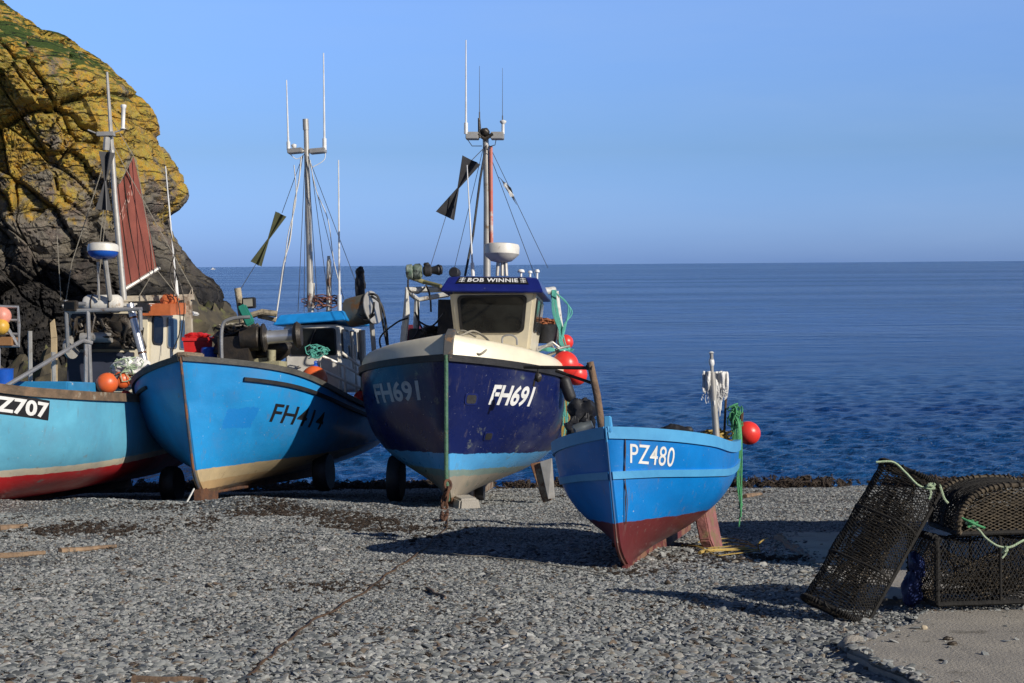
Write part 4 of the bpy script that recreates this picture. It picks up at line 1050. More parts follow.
# loose rope on the cream foredeck
coil('rope', [smooth_path([P(*p) for p in ((448, 333, 22.6), (459, 336, 22.7), (472, 331, 22.9), (482, 335, 22.9), (489, 342, 22.6), (486, 350, 22.3), (478, 354, 22.2), (470, 345, 22.4), (462, 337, 22.7), (457, 333, 22.9), (464, 331, 22.9), (476, 337, 22.8))])], .018, 'rope', 'grey rope looped over the cream foredeck of the navy boat')
def small_flag():
    a = P(503, 181, 25.2); b = P(513, 199, 25.3); d = b-a; n_ = Vector((.5, .6, .62)).normalized(); mb = MB(); rows = []
    def q(u, v): return a+d*v+Vector((.13*u*(1-.55*v)*.9, .1*u*math.sin(v*3), -.10*u+.02*math.sin(v*7)))*1.1
    mb.grid([[q(i/8, j/10) for i in range(-5, 9)] for j in range(11)]); o = mb.build('flag', M['charcoal']); m_ = o.modifiers.new('t', 'SOLIDIFY'); m_.thickness = .006
    tag(o, 'tiny black flag with a white cross on the stay right of the navy boat mast', 'flag')
    mb = MB(); mb.tube([q(.15, v)+Vector((0, -.012, 0)) for v in (.1, .3, .5, .75)], .022, 4); mb.tube([q(u, .45)+Vector((0, -.012, 0)) for u in (-.6, -.2, .2, .6, 1)], .02, 4); mb.build('cross', M['letter_w'], o)
small_flag()
GB = 'red buoys hung over the side of the navy boat'
buoy('buoy', P(565.5, 364.5, 24.0), .21, 'red', 'largest red ball buoy on the navy boat, hanging lowest nearest the black bar', GB, (-.4, .2, .7))
buoy('buoy', P(576, 374, 24.6), .185, 'red', 'red ball buoy half hidden behind the largest one on the navy boat', GB, (-.5, .3, .7))
buoy('buoy', P(566, 342, 25.6), .125, 'red', 'smallest red buoy, hung above the others by the white gantry post of the navy boat', GB, (-.4, .2, .8))
def fender(name, a, b, r, m, label, cat='fender'):
    a = Vector(a); b = Vector(b); d = b-a; L_ = d.length; e = empty(name, Matrix.Translation((a+b)/2), label, cat); mb = MB()
    prof = [(r*.15, 0)]+[(r*math.sin(t), r*(1-math.cos(t))) for t in (.4, .8, 1.2, 1.57)]+[(r*math.sin(t), L_-r*(1-math.cos(t))) for t in (1.57, 1.2, .8, .4)]+[(r*.15, L_)]
    mb.lathe(a-(a+b)/2, d, prof, 20); mb.build('body', M[m], e); mb = MB(); mb.lathe(a-(a+b)/2-d.normalized()*.06, d, [(r*.3, 0), (r*.3, .09)], 10); mb.build('eye', M['black'], e); return e
fender('fender', P(563, 376, 23.6), P(572, 402, 23.6), .095, 'black', 'black sausage fender hanging below the red buoys of the navy boat')
tr = []
for k in range(9):
    a = rnd.uniform(-2, 2); tr.append(smooth_path([P(554+a, 290, 25.6), P(556+a*1.2+rnd.uniform(-2, 6), 312, 25.5), P(558+rnd.uniform(-2, 5), 330, 25.4), P(563+a*1.5, 345, 25.2), P(572+rnd.uniform(-4, 3), 351+rnd.uniform(-2, 3), 25)]))
for k in range(3): tr.append(smooth_path([P(556, 293, 25.5), P(568+k*2, 305+k*3, 25.5), P(566-k, 325, 25.4), P(562, 340, 25.3)]))
for k in range(4): tr.append(smooth_path([P(538+k, 352-k, 24.8), P(548, 348+k, 24.7), P(560, 350, 24.8), P(570, 347+k, 25)]))
coil('rope', tr, .011, 'teal', 'teal rope hank draped down the right hand white gantry post of the navy boat')
tr = [smooth_path([P(560+rnd.uniform(0, 10), 392, 24.2), P(561+rnd.uniform(-1, 9), 410, 24.2), P(561+rnd.uniform(0, 9), 428, 24.2), P(562+rnd.uniform(0, 8), 448, 24.2)]) for k in range(14)]
coil('rope', tr, .014, 'orope', 'ochre yellow ropes hanging down the side of the navy boat under the black fender')
coil('rope', [smooth_path([P(559+rnd.uniform(0, 8), 380, 24.1), P(562+rnd.uniform(-1, 9), 405, 24.1), P(563+rnd.uniform(0, 6), 422+k*4, 24.1)]) for k in range(5)], .01, 'teal', 'teal rope tail tangled with the ochre ropes at the side of the navy boat')
# shackle and block hung near the number
mb = MB(); a = P(538, 366, 21.9); mb.tube([a+Vector((0, 0, -.0)), a+Vector((0, 0, -.12))], .012, 6); mb.blob(a+Vector((0, 0, -.17)), (.05, .04, .07), 2, .2); mb.tube([a+Vector((.0, 0, -.12)), a+Vector((-.05, 0, -.2)), a+Vector((-.07, 0, -.3))], .016, 6)
tag(mb.build('pulley_block', M['dark']), 'dark pulley block hanging over the white number on the navy bow', 'pulley')
def chain(name, pts, r, w, label, m='rust'):
    mb = MB(); pts = smooth_path(pts, 8); L_ = 0; nxt = 0; k = 0
    for a, b in zip(pts, pts[1:]):
        L_ += (b-a).length
        while nxt <= L_:
            d = (b-a).normalized(); u = d.orthogonal().normalized(); v = d.cross(u); s_ = u if k % 2 else v
            mb.tube([b+d*math.cos(t)*w*1.6+s_*math.sin(t)*w for t in [i*math.pi/6 for i in range(12)]], r, 6, closed=True); nxt += w*2.4; k += 1
    return tag(mb.build(name, M[m]), label, 'chain')
chain('mooring_chain', [P(448, 484, 21.9), P(446, 495, 21.75), P(444, 503, 21.7), P(445, 512, 21.5), pix_ground(444, 520, .02)], .022, .055, 'rusty chain hanging from the foot of the navy bow onto the shingle')
mb = MB(); c = P(465, 503, 22.3); mb.box(c+Vector((0, .1, -.02)), (.36, .5, .2), Matrix.Rotation(.35, 3, 'Z'), taper=.8); tag(mb.build('concrete_block', M['conc'], smooth=False, bevel=.03), 'rough concrete block tucked under the forefoot of the navy boat', 'block')

# ---- light blue boat FH414
def boat_sky():
    foot = P(198, 497, 22.6); foot.z = gz(foot.x, foot.y)
    Bt = Boat('fishing_boat_with_winch', frame(foot, R(9.5), .095, R(4)), 'sky blue fishing boat FH414 with steel winch and blue roofed white wheelhouse')
    H = Hull(7.3, 3.15, [(0, 2.2), (.15, 1.98), (.3, 1.71), (.5, 1.50), (.75, 1.32), (1, 1.25)], rake=.4, Lk=6.7, tr=.85, sm=.38, pd=2.8, pl=1.7, n0=1.15, n1=3.8, keel=[(0, .08), (.08, .12), (.3, .16), (1, .3)], trl=.92, ff=.25, minw=.05)
    o = H.build(M['navy'], Bt.e); pc = H.hit(Bt.Mi, 240, 418)
    hm = band_mat('sky_hull_paint', [(0, (.12, .07, .04)), (.17, (.45, .3, .15)), (.30, (.52, .4, .23)), (.49, (.016, .275, .64))], slope=.04, rough=.36, grime=(.2, .13, .07), gth=.64, patch=[(pc.x, pc.z, .19, .15, (.009, .2, .56))])
    o.data.materials[0] = hm
    dk = mat('dark_gunwale_rubber', (.045, .045, .042), .6, col2=(.09, .085, .075), bump=.3)
    H.strip('gunwale', dk, Bt.e, 1., .085, .045, inn=.08, up_=.02)
    H.strip('rubbing_strake', M['black'], Bt.e, .88, .06, .045, q0=.08, q1=.9, sides=(1,), tfun=lambda q: .885-.03*q)
    H.strip('rubbing_strake', M['black'], Bt.e, .88, .05, .035, q0=.1, q1=.5, sides=(-1,), tfun=lambda q: .885-.03*q)
    H.deck(M['alu'], Bt.e, .4)
    mb = MB(); a = H.P(0, 1); mb.prism([a+Vector((.05, -.07, 0)), a+Vector((.05, .07, 0)), a+Vector((-.22, .27, -.03)), a+Vector((-.22, -.27, -.03))], (0, 0, .07)); mb.build('stem_head', M['wood'], Bt.e, smooth=False, bevel=.015)
    mb = MB(); st = [H.P(0, t)+Vector((.02, -H.P(0, t).y, 0)) for t in [i/24 for i in range(25)]]; mb.tube(st, .022, 8); mb.build('stem_band', mat('rusty_stem_iron', (.06, .07, .09), .6, dirt=(.2, .08, .03), dsc=4, dth=.5), Bt.e)
    mb = MB(); mb.prism([Vector((.02, -.06, .18)), Vector((.03, -.06, .02)), Vector((-.7, -.06, -.02)), Vector((-.72, -.06, .1)), Vector((-6.3, -.06, .12)), Vector((-6.3, -.06, .4)), Vector((-.4, -.06, .24))], (0, .12, 0)); mb.build('keel', M['rust'], Bt.e, smooth=False, bevel=.01)
    a = H.hit(Bt.Mi, 269, 421.5); b = H.hit(Bt.Mi, 320.5, 430); t = H.hit(Bt.Mi, 273.5, 403)
    H.drape(text_mesh('FH414', .012, .12, 1.0), 'registration_number', M['letter_b'], Bt.e, a, b, t, 1)
    # tyres underneath
    for (c_, r_) in (((324, 480, 25.4), .33), ((172, 482, 24.6), .3)):
        cc = Bt.l(c_); cc.z = r_-.06; mb = MB(); mb.lathe(cc-Vector((0, .12, 0)), (0, 1, 0), [(r_*.5, 0), (r_*.9, 0), (r_, .05), (r_, .19), (r_*.9, .24), (r_*.5, .24)], 28); wl = mb.build('launching_wheel', M['black'], Bt.e)
        mb = MB(); mb.lathe(cc-Vector((0, .07, 0)), (0, 1, 0), [(r_*.52, 0), (r_*.52, .14)], 18); mb.build('rim', M['rust'], wl)
    # wheelhouse
    ft = [Bt.l(p) for p in ((283, 325, 26.4), (341, 325, 26.4), (344, 392, 26.4), (285, 392, 26.4))]; xf = ft[0].x
    for f in ft: f.x = xf
    ft[2].y = ft[1].y; ft[3].y = ft[0].y; L_ = Vector((-1.7, 0, 0))
    mb = MB(); pts = ft+[f+L_ for f in ft]; mb.add(pts, [(3, 2, 1, 0), (4, 5, 6, 7), (0, 1, 5, 4), (1, 2, 6, 5), (2, 3, 7, 6), (3, 0, 4, 7)]); wh = mb.build('wheelhouse', M['white'], Bt.e, smooth=False, bevel=.04)
    def onf(u, v): return (ft[0]*(1-u)+ft[1]*u)*(1-v)+(ft[3]*(1-u)+ft[2]*u)*v
    window(wh, [onf(.1, .05), onf(.95, .05), onf(.95, .46), onf(.1, .46)], (1, 0, 0), r=.12, fw_=.03)
    sp = [ft[1], ft[1]+L_, ft[2]+L_, ft[2]]
    def ons(u, v): return (sp[0]*(1-u)+sp[1]*u)*(1-v)+(sp[3]*(1-u)+sp[2]*u)*v
    for u0, u1 in ((.08, .36), (.44, .64), (.7, .94)): window(wh, [ons(u0, .06), ons(u1, .06), ons(u1, .5), ons(u0, .5)], (0, 1, 0), r=.18)
    z0 = ft[0].z; ya, yb = sorted((ft[0].y, ft[1].y))
    mb = MB(); lo = [Vector((xf+.12, ya-.16, z0-.0)), Vector((xf+.12, yb+.16, z0)), Vector((xf-1.85, yb+.1, z0)), Vector((xf-1.85, ya-.1, z0))]; hi = [Vector((xf-.02, ya-.06, z0+.18)), Vector((xf-.02, yb+.08, z0+.18)), Vector((xf-1.8, yb+.0, z0+.2)), Vector((xf-1.8, ya, z0+.2))]
    mb.add(lo+hi, [(3, 2, 1, 0), (4, 5, 6, 7), (0, 1, 5, 4), (1, 2, 6, 5), (2, 3, 7, 6), (3, 0, 4, 7)]); mb.build('roof', mat('bright_blue_roof', (.015, .26, .68), .4, dirt=(.3, .33, .33), dsc=6, dth=.68), wh, smooth=False, bevel=.015)
    mb = MB(); mb.tube([onf(.6, .07)+Vector((.05, 0, 0)), onf(.42, .42)+Vector((.05, 0, 0))], .012, 5); mb.build('wiper', M['black'], wh)
    # rails round the wheelhouse
    mb = Bt.mb()
    for pts in ([(319, 392, 25.8), (319, 362, 25.8), (322, 353, 25.8)], [(322, 356, 25.8), (345, 366, 25.9), (372, 382, 26.1)], [(346, 395, 25.9), (345, 366, 25.9)], [(322, 370, 25.8), (360, 388, 26.0)], [(355, 345, 26.9), (357, 395, 26.9)], [(362, 350, 27.3), (364, 400, 27.3)], [(341, 352, 26.1), (368, 372, 26.5)], [(352, 332, 26.5), (354, 372, 26.5)]): mb.tube(pts, .024, 8)
    mb.build('hand_rail', M['white'], Bt.e)
    mb = Bt.mb(); mb.tube(smooth_path([Bt.l(p) for p in ((222, 366, 23.2), (222, 328, 23.2), (231, 319, 23.2), (250, 317, 23.2))]), .028, 8); mb.build('hand_rail', M['steel'], Bt.e)
    # winch
    a = Bt.l((266, 337.5, 23.6)); b = Bt.l((294, 335.5, 23.6)); d = (b-a).normalized()
    mb = MB(); mb.lathe(a, d, [(.12, 0), (.105, .06), (.105, (b-a).length-.06), (.12, (b-a).length)], 24); wn = mb.build('winch_drum', M['stainless'], Bt.e)
    mb = MB(); mb.lathe(a-d*.05, d, [(.02, 0), (.22, .0), (.23, .03), (.19, .05), (.11, .08)], 28); mb.build('flange', M['dark'], wn); mb = MB(); mb.lathe(b+d*.12, -d, [(.02, 0), (.17, .0), (.22, .06), (.2, .1), (.11, .14)], 28); mb.build('flange', M['dark'], wn)
    mb = MB(); mb.lathe(a-d*.42, d, [(.1, 0), (.18, .03), (.2, .3), (.15, .36)], 20); mb.box(a-d*.5+Vector((-.1, 0, -.15)), (.35, .5, .4)); mb.build('winch_motor', M['dark'], Bt.e, bevel=.0)
    mb = Bt.mb(); mb.tube([(271.5, 350, 23.6), (271.5, 372, 23.6)], .07, 10); mb.box((268, 366, 23.7), (.4, .5, .12)); mb.box((255, 362, 23.8), (.2, .5, .1)); mb.build('winch_stand', mat('dull_yellow_stand', (.36, .33, .2), .6, dirt=(.1, .08, .05), dsc=4, dth=.52), Bt.e)
    mb = MB()
    for k in range(8): mb.tube(wander(Bt.l((243, 338, 23.9)), (.28, .34, .2), 34, k+11), .02, 6)
    mb.blob(Bt.l((240, 345, 24.1)), (.3, .4, .25), 4, .5); mb.blob(Bt.l((262, 350, 24.1)), (.2, .35, .2), 6, .5); mb.build('hose_tangle', M['dark'], Bt.e)
    # floodlight on a pole
    mb = Bt.mb(); mb.tube([(237.5, 288, 24), (243, 325, 24)], .055, 10); mb.tube([(243, 318, 24), (262, 312, 23.9), (277, 314, 23.9)], .05, 8); mb.tube([(258, 316, 24), (276, 320, 24)], .035, 8); fp_ = mb.build('light_pole', mat('rope_wrapped_pole', (.42, .35, .24), .8, bump=.8, dirt=(.12, .1, .07), dsc=5, dth=.52), Bt.e)
    mb = Bt.mb(); c = Bt.l((249, 303, 23.8)); mb.box(c, (.1, .21, .17)); fl = mb.build('floodlight', M['black'], Bt.e, smooth=False, bevel=.012); mb = MB(); mb.box(c+Vector((.055, 0, 0)), (.012, .15, .12)); mb.build('lamp_glass', mat('lamp_glass', (.35, .33, .26), .15), fl, smooth=False)
    # mast
    mb = Bt.mb(); mb.tube([(311, 312, 27.5), (308, 200, 27.5), (306, 126, 27.5)], .062, 12, r2=.045); mb.tube([(306, 130, 27.5), (305.5, 119, 27.5)], .055, 10); ms = mb.build('mast', M['alu'], Bt.e)
    for a_, b_ in (((288, 151, 27.5), (303, 151, 27.5)), ((310, 151, 27.5), (326, 151, 27.5))):
        p, q = Bt.l(a_), Bt.l(b_); mb = MB(); mb.box((p+q)/2, (.16, (q-p).length, .09)); mb.build('crosstree', M['alu'], ms, smooth=False, bevel=.01)
    mb = Bt.mb(); mb.tube([(288, 151, 27.5), (325, 151, 27.5)], .02, 6); mb.tube(smooth_path([Bt.l(p) for p in ((290, 154, 27.5), (297, 159, 27.5), (306, 153, 27.5))]), .008, 5); mb.tube(smooth_path([Bt.l(p) for p in ((325, 150, 27.5), (324, 160, 27.5), (311, 168, 27.5))]), .008, 5); mb.lathe((294, 148, 27.5), (0, 0, 1), [(.03, 0), (.05, .03), (.05, .06), (.01, .08)], 10); mb.build('mast_fitting', M['whitepole'], ms)
    whip(ms, Bt.l((288.5, 150, 27.5)), Bt.l((286.5, 80, 27.5)), .018); whip(ms, Bt.l((324.5, 150, 27.5)), Bt.l((323.5, 53, 27.5)), .02); whip(Bt.e, Bt.l((339.5, 313, 27.1)), Bt.l((338.5, 160, 27.1)), .02)
    mb = Bt.mb(); mb.tube([(329, 314, 27.5), (329, 262, 27.5)], .055, 10, r2=.045); mb.lathe((329, 262, 27.5), (0, 0, 1), [(.045, 0), (.03, .06), (.03, .11)], 8); mb.tube([(311, 308, 27.5), (311, 283, 27.5)], .075, 10); mb.build('samson_post', mat('white_flaking_post', (.6, .58, .52), .6, dirt=(.2, .12, .08), dsc=3, dth=.52), Bt.e)
    bowtie(Bt, (281, 214, 27.1), (256, 264, 27.1), .115, 'olive')
    mb = Bt.mb()
    for l_ in (((303, 155), (282, 213)), ((256, 264), (240, 290)), ((308, 156), (356, 282)), ((308, 156), (318, 312)), ((309, 160), (334, 262), (326, 312)), ((305, 160), (298, 312)), ((303, 156), (276, 318)), ((311, 165), (330, 312)), ((306, 155), (304, 312))): mb.tube([Bt.l((*p, 27.4)) for p in l_], .0065, 4)
    mb.build('rigging', M['wire'], Bt.e)
    mb = Bt.mb(); mb.tube(smooth_path([Bt.l(p) for p in ((301, 157, 27.3), (299, 180, 27.3), (294, 205, 27.3), (290, 240, 27.3), (284, 262, 27.3), (280, 290, 27.3), (276, 318, 27.1))]), .014, 5); mb.tube(smooth_path([Bt.l(p) for p in ((294, 165, 27.2), (296, 200, 27.2), (288, 235, 27.2), (285, 262, 27.2))]), .009, 5)
    mb.tube(smooth_path([Bt.l(p) for p in ((310, 160, 27.3), (316, 190, 27.3), (328, 220, 27.3), (334, 262, 27.3), (344, 300, 27.3))]), .009, 5); mb.build('halyard', M['wrope'], Bt.e)
    mb = MB(); [mb.tube(wander(Bt.l((322, 302, 27.5)), (.12, .35, .12), 24, k+3), .012, 5) for k in range(4)]; mb.build('lashing', mat('red_brown_lashing', (.3, .12, .08), .8), Bt.e)
    # pot hauler to picture right
    a = Bt.l((349, 313, 26.7)); b = Bt.l((371, 308, 26.5)); d = (b-a).normalized()
    mb = MB(); mb.lathe(a, d, [(.02, 0), (.2, .0), (.26, .03), (.27, (b-a).length-.05), (.25, (b-a).length), (.1, (b-a).length+.02)], 26); mb.lathe(a-d*.02, -d, [(.11, 0), (.1, .05), (.06, .07)], 14)
    hl = mb.build('pot_hauler', mat('galvanised_hauler', (.16, .15, .12), .55, .4, dirt=(.2, .1, .04), dsc=2.5, dth=.55, bump=.4), Bt.e)
    mb = MB(); mb.lathe(b+d*.03, d, [(.3, 0), (.3, .02)], 28); mb.build('rim', M['alu'], hl)
    mb = Bt.mb(); mb.tube([(369, 292, 26.5), (374, 350, 26.5), (376, 385, 26.5)], .045, 8); mb.tube([(362, 330, 26.7), (364, 390, 26.7)], .06, 8); mb.build('hauler_post', M['alu'], Bt.e)
    mb = Bt.mb()
    for pts in ([(369, 294, 26.4), (378, 297, 26.4), (382, 318, 26.4), (387, 345, 26.4)], [(371, 296, 26.4), (381, 304, 26.4), (386, 325, 26.4), (388, 348, 26.4)], [(356, 308, 26.4), (362, 317, 26.3), (372, 314, 26.3), (374, 302, 26.3)], [(356, 312, 26.4), (365, 320, 26.3), (375, 314, 26.3)]): mb.tube(smooth_path([Bt.l(p) for p in pts]), .022, 6)
    mb.build('hydraulic_hose', M['black'], Bt.e)
    Bt.H = H; return Bt
B3 = boat_sky()
mb = MB(); mb.tube([P(359, 302, 27.1), P(360, 268, 27.1)], .03, 6); mb.blob(P(360, 286, 27.1), (.09, .07, .28), 4, .45, fr=2.4); mb.blob(P(360, 272, 27.1), (.07, .06, .1), 7, .4)
tag(mb.build('furled_flag', M['dcloth']), 'black furled flag on a short pole above the drum hauler of the sky blue boat', 'flag')
buoy('buoy', P(314, 380, 25.7), .235, 'orange', 'big orange ball buoy in front of the white wheelhouse of the sky blue boat', neck=(.1, .3, .9), neckm='royal')
buoy('buoy', P(361, 398, 26.7), .13, 'hotred', 'small bright red buoy at the gunwale between the sky blue boat and the navy boat', neck=(0, 0, 1))
mb = MB(); ax = Matrix.Rotation(-.45, 3, 'Y'); mb.box(P(246, 315, 23.4), (.15, .12, .34), ax, taper=.9); tag(mb.build('float', M['tealbox'], smooth=False, bevel=.025), 'dark green rectangular float leaning below the floodlight of the sky blue boat', 'float')
def netheap(name, c, rad, m, label, cat='net', r=.012, k=8, core=None):
    mb = MB(); 
    if core: 
        cb = MB(); cb.blob(c, tuple(q*.8 for q in rad), 5, .4)
    for s_ in range(k): mb.tube(wander(c, rad, 40, s_+hash(m) % 7*0+len(label)), r, 5)
    if core: mb.v, mb.f = mb.v, mb.f; mb.add(cb.v, cb.f)
    return tag(mb.build(name, M[m]), label, cat)
netheap('net_heap', P(232, 338, 25.9), (.25, .3, .22), 'rope', 'brown heap of old rope left of the winch on the sky blue boat', core=True)
netheap('rope_heap', P(318, 351, 25.8), (.2, .1, .12), 'teal', 'pale teal rope knotted to the rail in front of the white wheelhouse', 'rope', .01, 3)
coil('rope', [[P(194, 489, 22.35), P(187, 502, 22.0), P(178, 517, 21.0)]], .014, 'wrope', 'single white line running from the foot of the sky blue bow down to the shingle')
# red bin and blue barrel seen behind the sky blue bow
mb = MB(); c = P(198, 346, 24.2); mb.box(c, (.42, .3, .26), Matrix.Rotation(.2, 3, 'Z'), taper=1.12); mb.box(c+Vector((0, 0, .12)), (.5, .38, .05), Matrix.Rotation(.2, 3, 'Z')); mb.blob(c+Vector((.0, 0, .15)), (.18, .14, .07), 3, .5); tag(mb.build('fish_bin', M['hotred'], smooth=False, bevel=.01), 'red plastic fish bin just behind the bow of the sky blue boat', 'bin')
mb = MB(); c = P(209, 352, 24.0); mb.lathe(c-Vector((0, 0, .2)), (0, 0, 1), [(.11, 0), (.13, .05), (.13, .25), (.11, .28)], 20); tag(mb.build('barrel', M['royal']), 'blue barrel beside the red bin behind the sky blue bow', 'barrel')

# ---- pale blue boat PZ707
def boat_pale():
    foot = G(-7.95, 20.3); 
    Bt = Boat('fishing_boat_with_mizzen_sail', frame(foot, R(6), .095, 0), 'pale blue fishing boat PZ707 with red bottom, brown mizzen sail and cream cabin, furthest left')
    H = Hull(8.2, 3.15, [(0, 1.9), (.12, 1.72), (.4, 1.66), (1, 1.64)], rake=.5, Lk=7.8, tr=.85, sm=.33, pd=2.9, pl=2.6, n0=1.4, n1=6.5, keel=[(0, .0), (.08, .03), (.3, .04), (1, .12)], trl=.92, ff=.25, minw=.05)
    hm = band_mat('pale_hull_paint', [(0, (.58, .012, .018)), (.45, (.68, .6, .45)), (.55, (.135, .45, .62))], slope=.04, rough=.36, grime=(.2, .2, .18), gth=.67)
    H.build(hm, Bt.e)
    H.strip('gunwale', mat('weathered_oak_rail', (.2, .13, .08), .8, col2=(.1, .07, .045), bump=.6, bsc=20, dirt=(.3, .26, .2), dsc=4, dth=.6), Bt.e, 1., .13, .05, inn=.1, up_=.02)
    H.deck(mat('blue_deck', (.02, .2, .42), .5), Bt.e, .5)
    mb = MB(); mb.prism([Vector((.0, -.07, .0)), Vector((-7.5, -.07, -.02)), Vector((-7.5, -.07, .4)), Vector((-.2, -.07, .2))], (0, .14, 0)); mb.build('keel', M['rust'], Bt.e, smooth=False)
    a = H.hit(Bt.Mi, -24, 411.5); b = H.hit(Bt.Mi, 48, 420.5); t = H.hit(Bt.Mi, -20, 391)
    H.drape(rect_mesh(skew=.0), 'number_plate', M['letter_b'], Bt.e, a, b, t, 1, .004)
    a = H.hit(Bt.Mi, -17, 410); b = H.hit(Bt.Mi, 47.5, 418.5); t = H.hit(Bt.Mi, -14, 394)
    H.drape(text_mesh('PZ707', .035, 0, 1.02), 'registration_number', M['letter_w'], Bt.e, a, b, t, 1, .008)
    # cabin
    yb_ = Bt.l((150, 345, 26.2)).y; ya_ = Bt.l((64, 345, 26.2)).y; xf = Bt.l((150, 345, 26.2)).x; zt = Bt.l((150, 307, 26.2)).z; zb = Bt.l((150, 395, 26.2)).z
    mb = MB(); mb.box(Vector((xf-1.2, (ya_+yb_)/2, (zt+zb)/2)), (2.4, yb_-ya_, zt-zb)); cb = mb.build('cabin', M['cream'], Bt.e, smooth=False, bevel=.05)
    def sd(u, v): return Vector((xf-2.4*u, yb_, zt+(zb-zt)*v))
    window(cb, [sd(.03, .08), sd(.26, .08), sd(.26, .42), sd(.03, .42)], (0, 1, 0), r=.25)
    for u0, u1 in ((.36, .58), (.64, .86)): window(cb, [sd(u0, .08), sd(u1, .08), sd(u1, .44), sd(u0, .44)], (0, 1, 0), m='blueglass', frame_m='steel', r=.14, fw_=.02)
    mb = MB(); fy = yb_-ya_; mb.box(Vector((xf+.03, ya_+fy*.45, zt-.42)), (.05, fy*.82, .62)); mb.build('front_opening_shade', M['black'], cb, smooth=False, bevel=.02)  # black board painted as the shade inside an open cabin front
    mb = MB(); mb.box(Vector((xf+.05, ya_+fy*.42, zt-1.1)), (.08, fy*.8, .62)); mb.build('front_panel', mat('slate_blue_panel', (.04, .045, .07), .6), cb, smooth=False, bevel=.01)
    mb = MB()
    for k in range(9): mb.tube(wander(Vector((xf+.35, ya_+fy*(.2+.08*k), zt-.42)), (.22, .25, .28), 30, k+20), .022, 6)
    mb.lathe(Vector((xf+.3, ya_+fy*.15, zt-.6)), (0, 1, 0), [(.15, 0), (.15, .9)], 14); mb.blob(Vector((xf+.3, ya_+fy*.75, zt-.4)), (.18, .22, .25), 3, .5); mb.build('machinery', M['dark'], Bt.e)
    mb = MB(); mb.lathe(Vector((xf+.5, ya_+fy*.3, zt-.55)), (0, 1, 0), [(.05, 0), (.09, .0), (.09, .55), (.05, .55)], 14); mb.lathe(Vector((xf+.5, ya_+fy*.17, zt-.72)), (.3, 1, 0), [(.2, 0), (.2, .05)], 18); mb.build('line_roller', M['alu'], Bt.e)
    mb = MB(); mb.box(Vector((xf-1.2, (ya_+yb_)/2, zt+.03)), (2.6, fy+.16, .07)); mb.build('roof', M['white'], cb, smooth=False, bevel=.02)
    mb = Bt.mb(); c = Bt.l((103, 304, 26.0)); mb.lathe(c-Vector((0, .34, 0)), (0, 1, 0), [(.02, 0), (.13, .02), (.16, .07), (.16, .61), (.13, .66), (.02, .68)], 20); lr = mb.build('liferaft_canister', M['white'], Bt.e)
    for o_ in (-.16, .16): mb = MB(); mb.tube([c+Vector((math.cos(t)*.165, o_, math.sin(t)*.165)) for t in [i*math.pi/10 for i in range(20)]], .012, 5, closed=True); mb.build('strap', M['dark'], lr)
    # steel frame in front of the cabin
    mb = Bt.mb()
    for pts in ([(66, 311, 25), (142, 309, 25)], [(88, 311, 25), (91, 392, 25)], [(66, 311, 25), (66, 300, 25)], [(86, 393, 24.4), (86, 344, 24.4)], [(66, 311, 25), (68, 352, 25.2)], [(140, 309, 25), (141, 330, 25)], [(86, 304, 25.2), (78, 304, 25.2)]): mb.tube(pts, .035, 8)
    mb.tube(smooth_path([Bt.l(p) for p in ((6, 386, 22.2), (40, 366, 23), (78, 343, 24.2), (84, 341, 24.4), (92, 343, 24.5))]), .035, 8); mb.build('steel_frame', M['steel'], Bt.e)
    mb = Bt.mb(); mb.box((71, 306, 25), (.12, .22, .18)); fl = mb.build('floodlight', M['dark'], Bt.e, smooth=False, bevel=.015); mb = Bt.mb(); mb.box(Bt.l((71, 306, 25))+Vector((.065, 0, 0)), (.012, .17, .12)); mb.build('lamp_glass', M['glass'], fl, smooth=False)
    mb = Bt.mb(); mb.box((143, 308, 25.8), (.14, .24, .17)); mb.build('floodlight', M['black'], Bt.e, smooth=False, bevel=.03)
    mb = Bt.mb(); mb.tube([(130, 304, 25.2), (136, 330, 25.1), (147, 372, 25)], .062, 14); ex = mb.build('exhaust_pipe', M['stainless'], Bt.e)
    for p in ((133, 317, 25.15), (142, 352, 25.05)): mb = Bt.mb(); mb.lathe(p, Bt.l((147, 372, 25))-Bt.l((130, 304, 25.2)), [(.072, 0), (.072, .03)], 14); mb.build('pipe_clamp', M['rust'], ex)
    # stern gallows: beam and cream post
    mb = Bt.mb(); a = Bt.l((122, 299, 27)); b = Bt.l((194, 297, 27)); mb.tube([a, b], .07, 4); mb.tube([(188, 298, 27), (190, 360, 27)], .08, 4); mb.tube([(126, 299, 27), (127, 340, 27)], .06, 4); mb.tube([(188, 298, 27), (192, 288, 27), (193, 299, 27)], .02, 5); mb.build('gallows', mat('cream_weathered_beam', (.48, .42, .32), .8, col2=(.35, .3, .24), dirt=(.18, .13, .09), dsc=3, dth=.52), Bt.e)
    # mast, radar, sail
    mb = Bt.mb(); mb.tube([(124, 300, 26.2), (115, 200, 26.2), (112, 150, 26.2)], .055, 12, r2=.045); mb.tube([(112, 150, 26.2), (107, 72, 26.2)], .042, 8, r2=.022); ms = mb.build('mast', M['alu'], Bt.e)
    mb = Bt.mb(); mb.tube([(106, 150, 26.1), (107, 137, 26.1)], .06, 8); mb.tube([(88, 130, 26.1), (98, 134, 26.1), (106, 134, 26.1), (116, 132, 26.1), (124, 129, 26.1)], .016, 6); mb.box((106, 134, 26.1), (.1, .3, .07)); mb.build('crosstree', M['alu'], ms)
    mb = Bt.mb(); mb.lathe((123, 129, 26.1), (-.02, 0, 1), [(.05, 0), (.03, .03), (.035, .36), (.05, .38), (.05, .42), (.02, .43)], 10); mb.build('masthead_light', M['whitepole'], ms)
    bowtie(Bt, (107, 152, 25.9), (103.5, 210, 25.9), .14, 'charcoal')
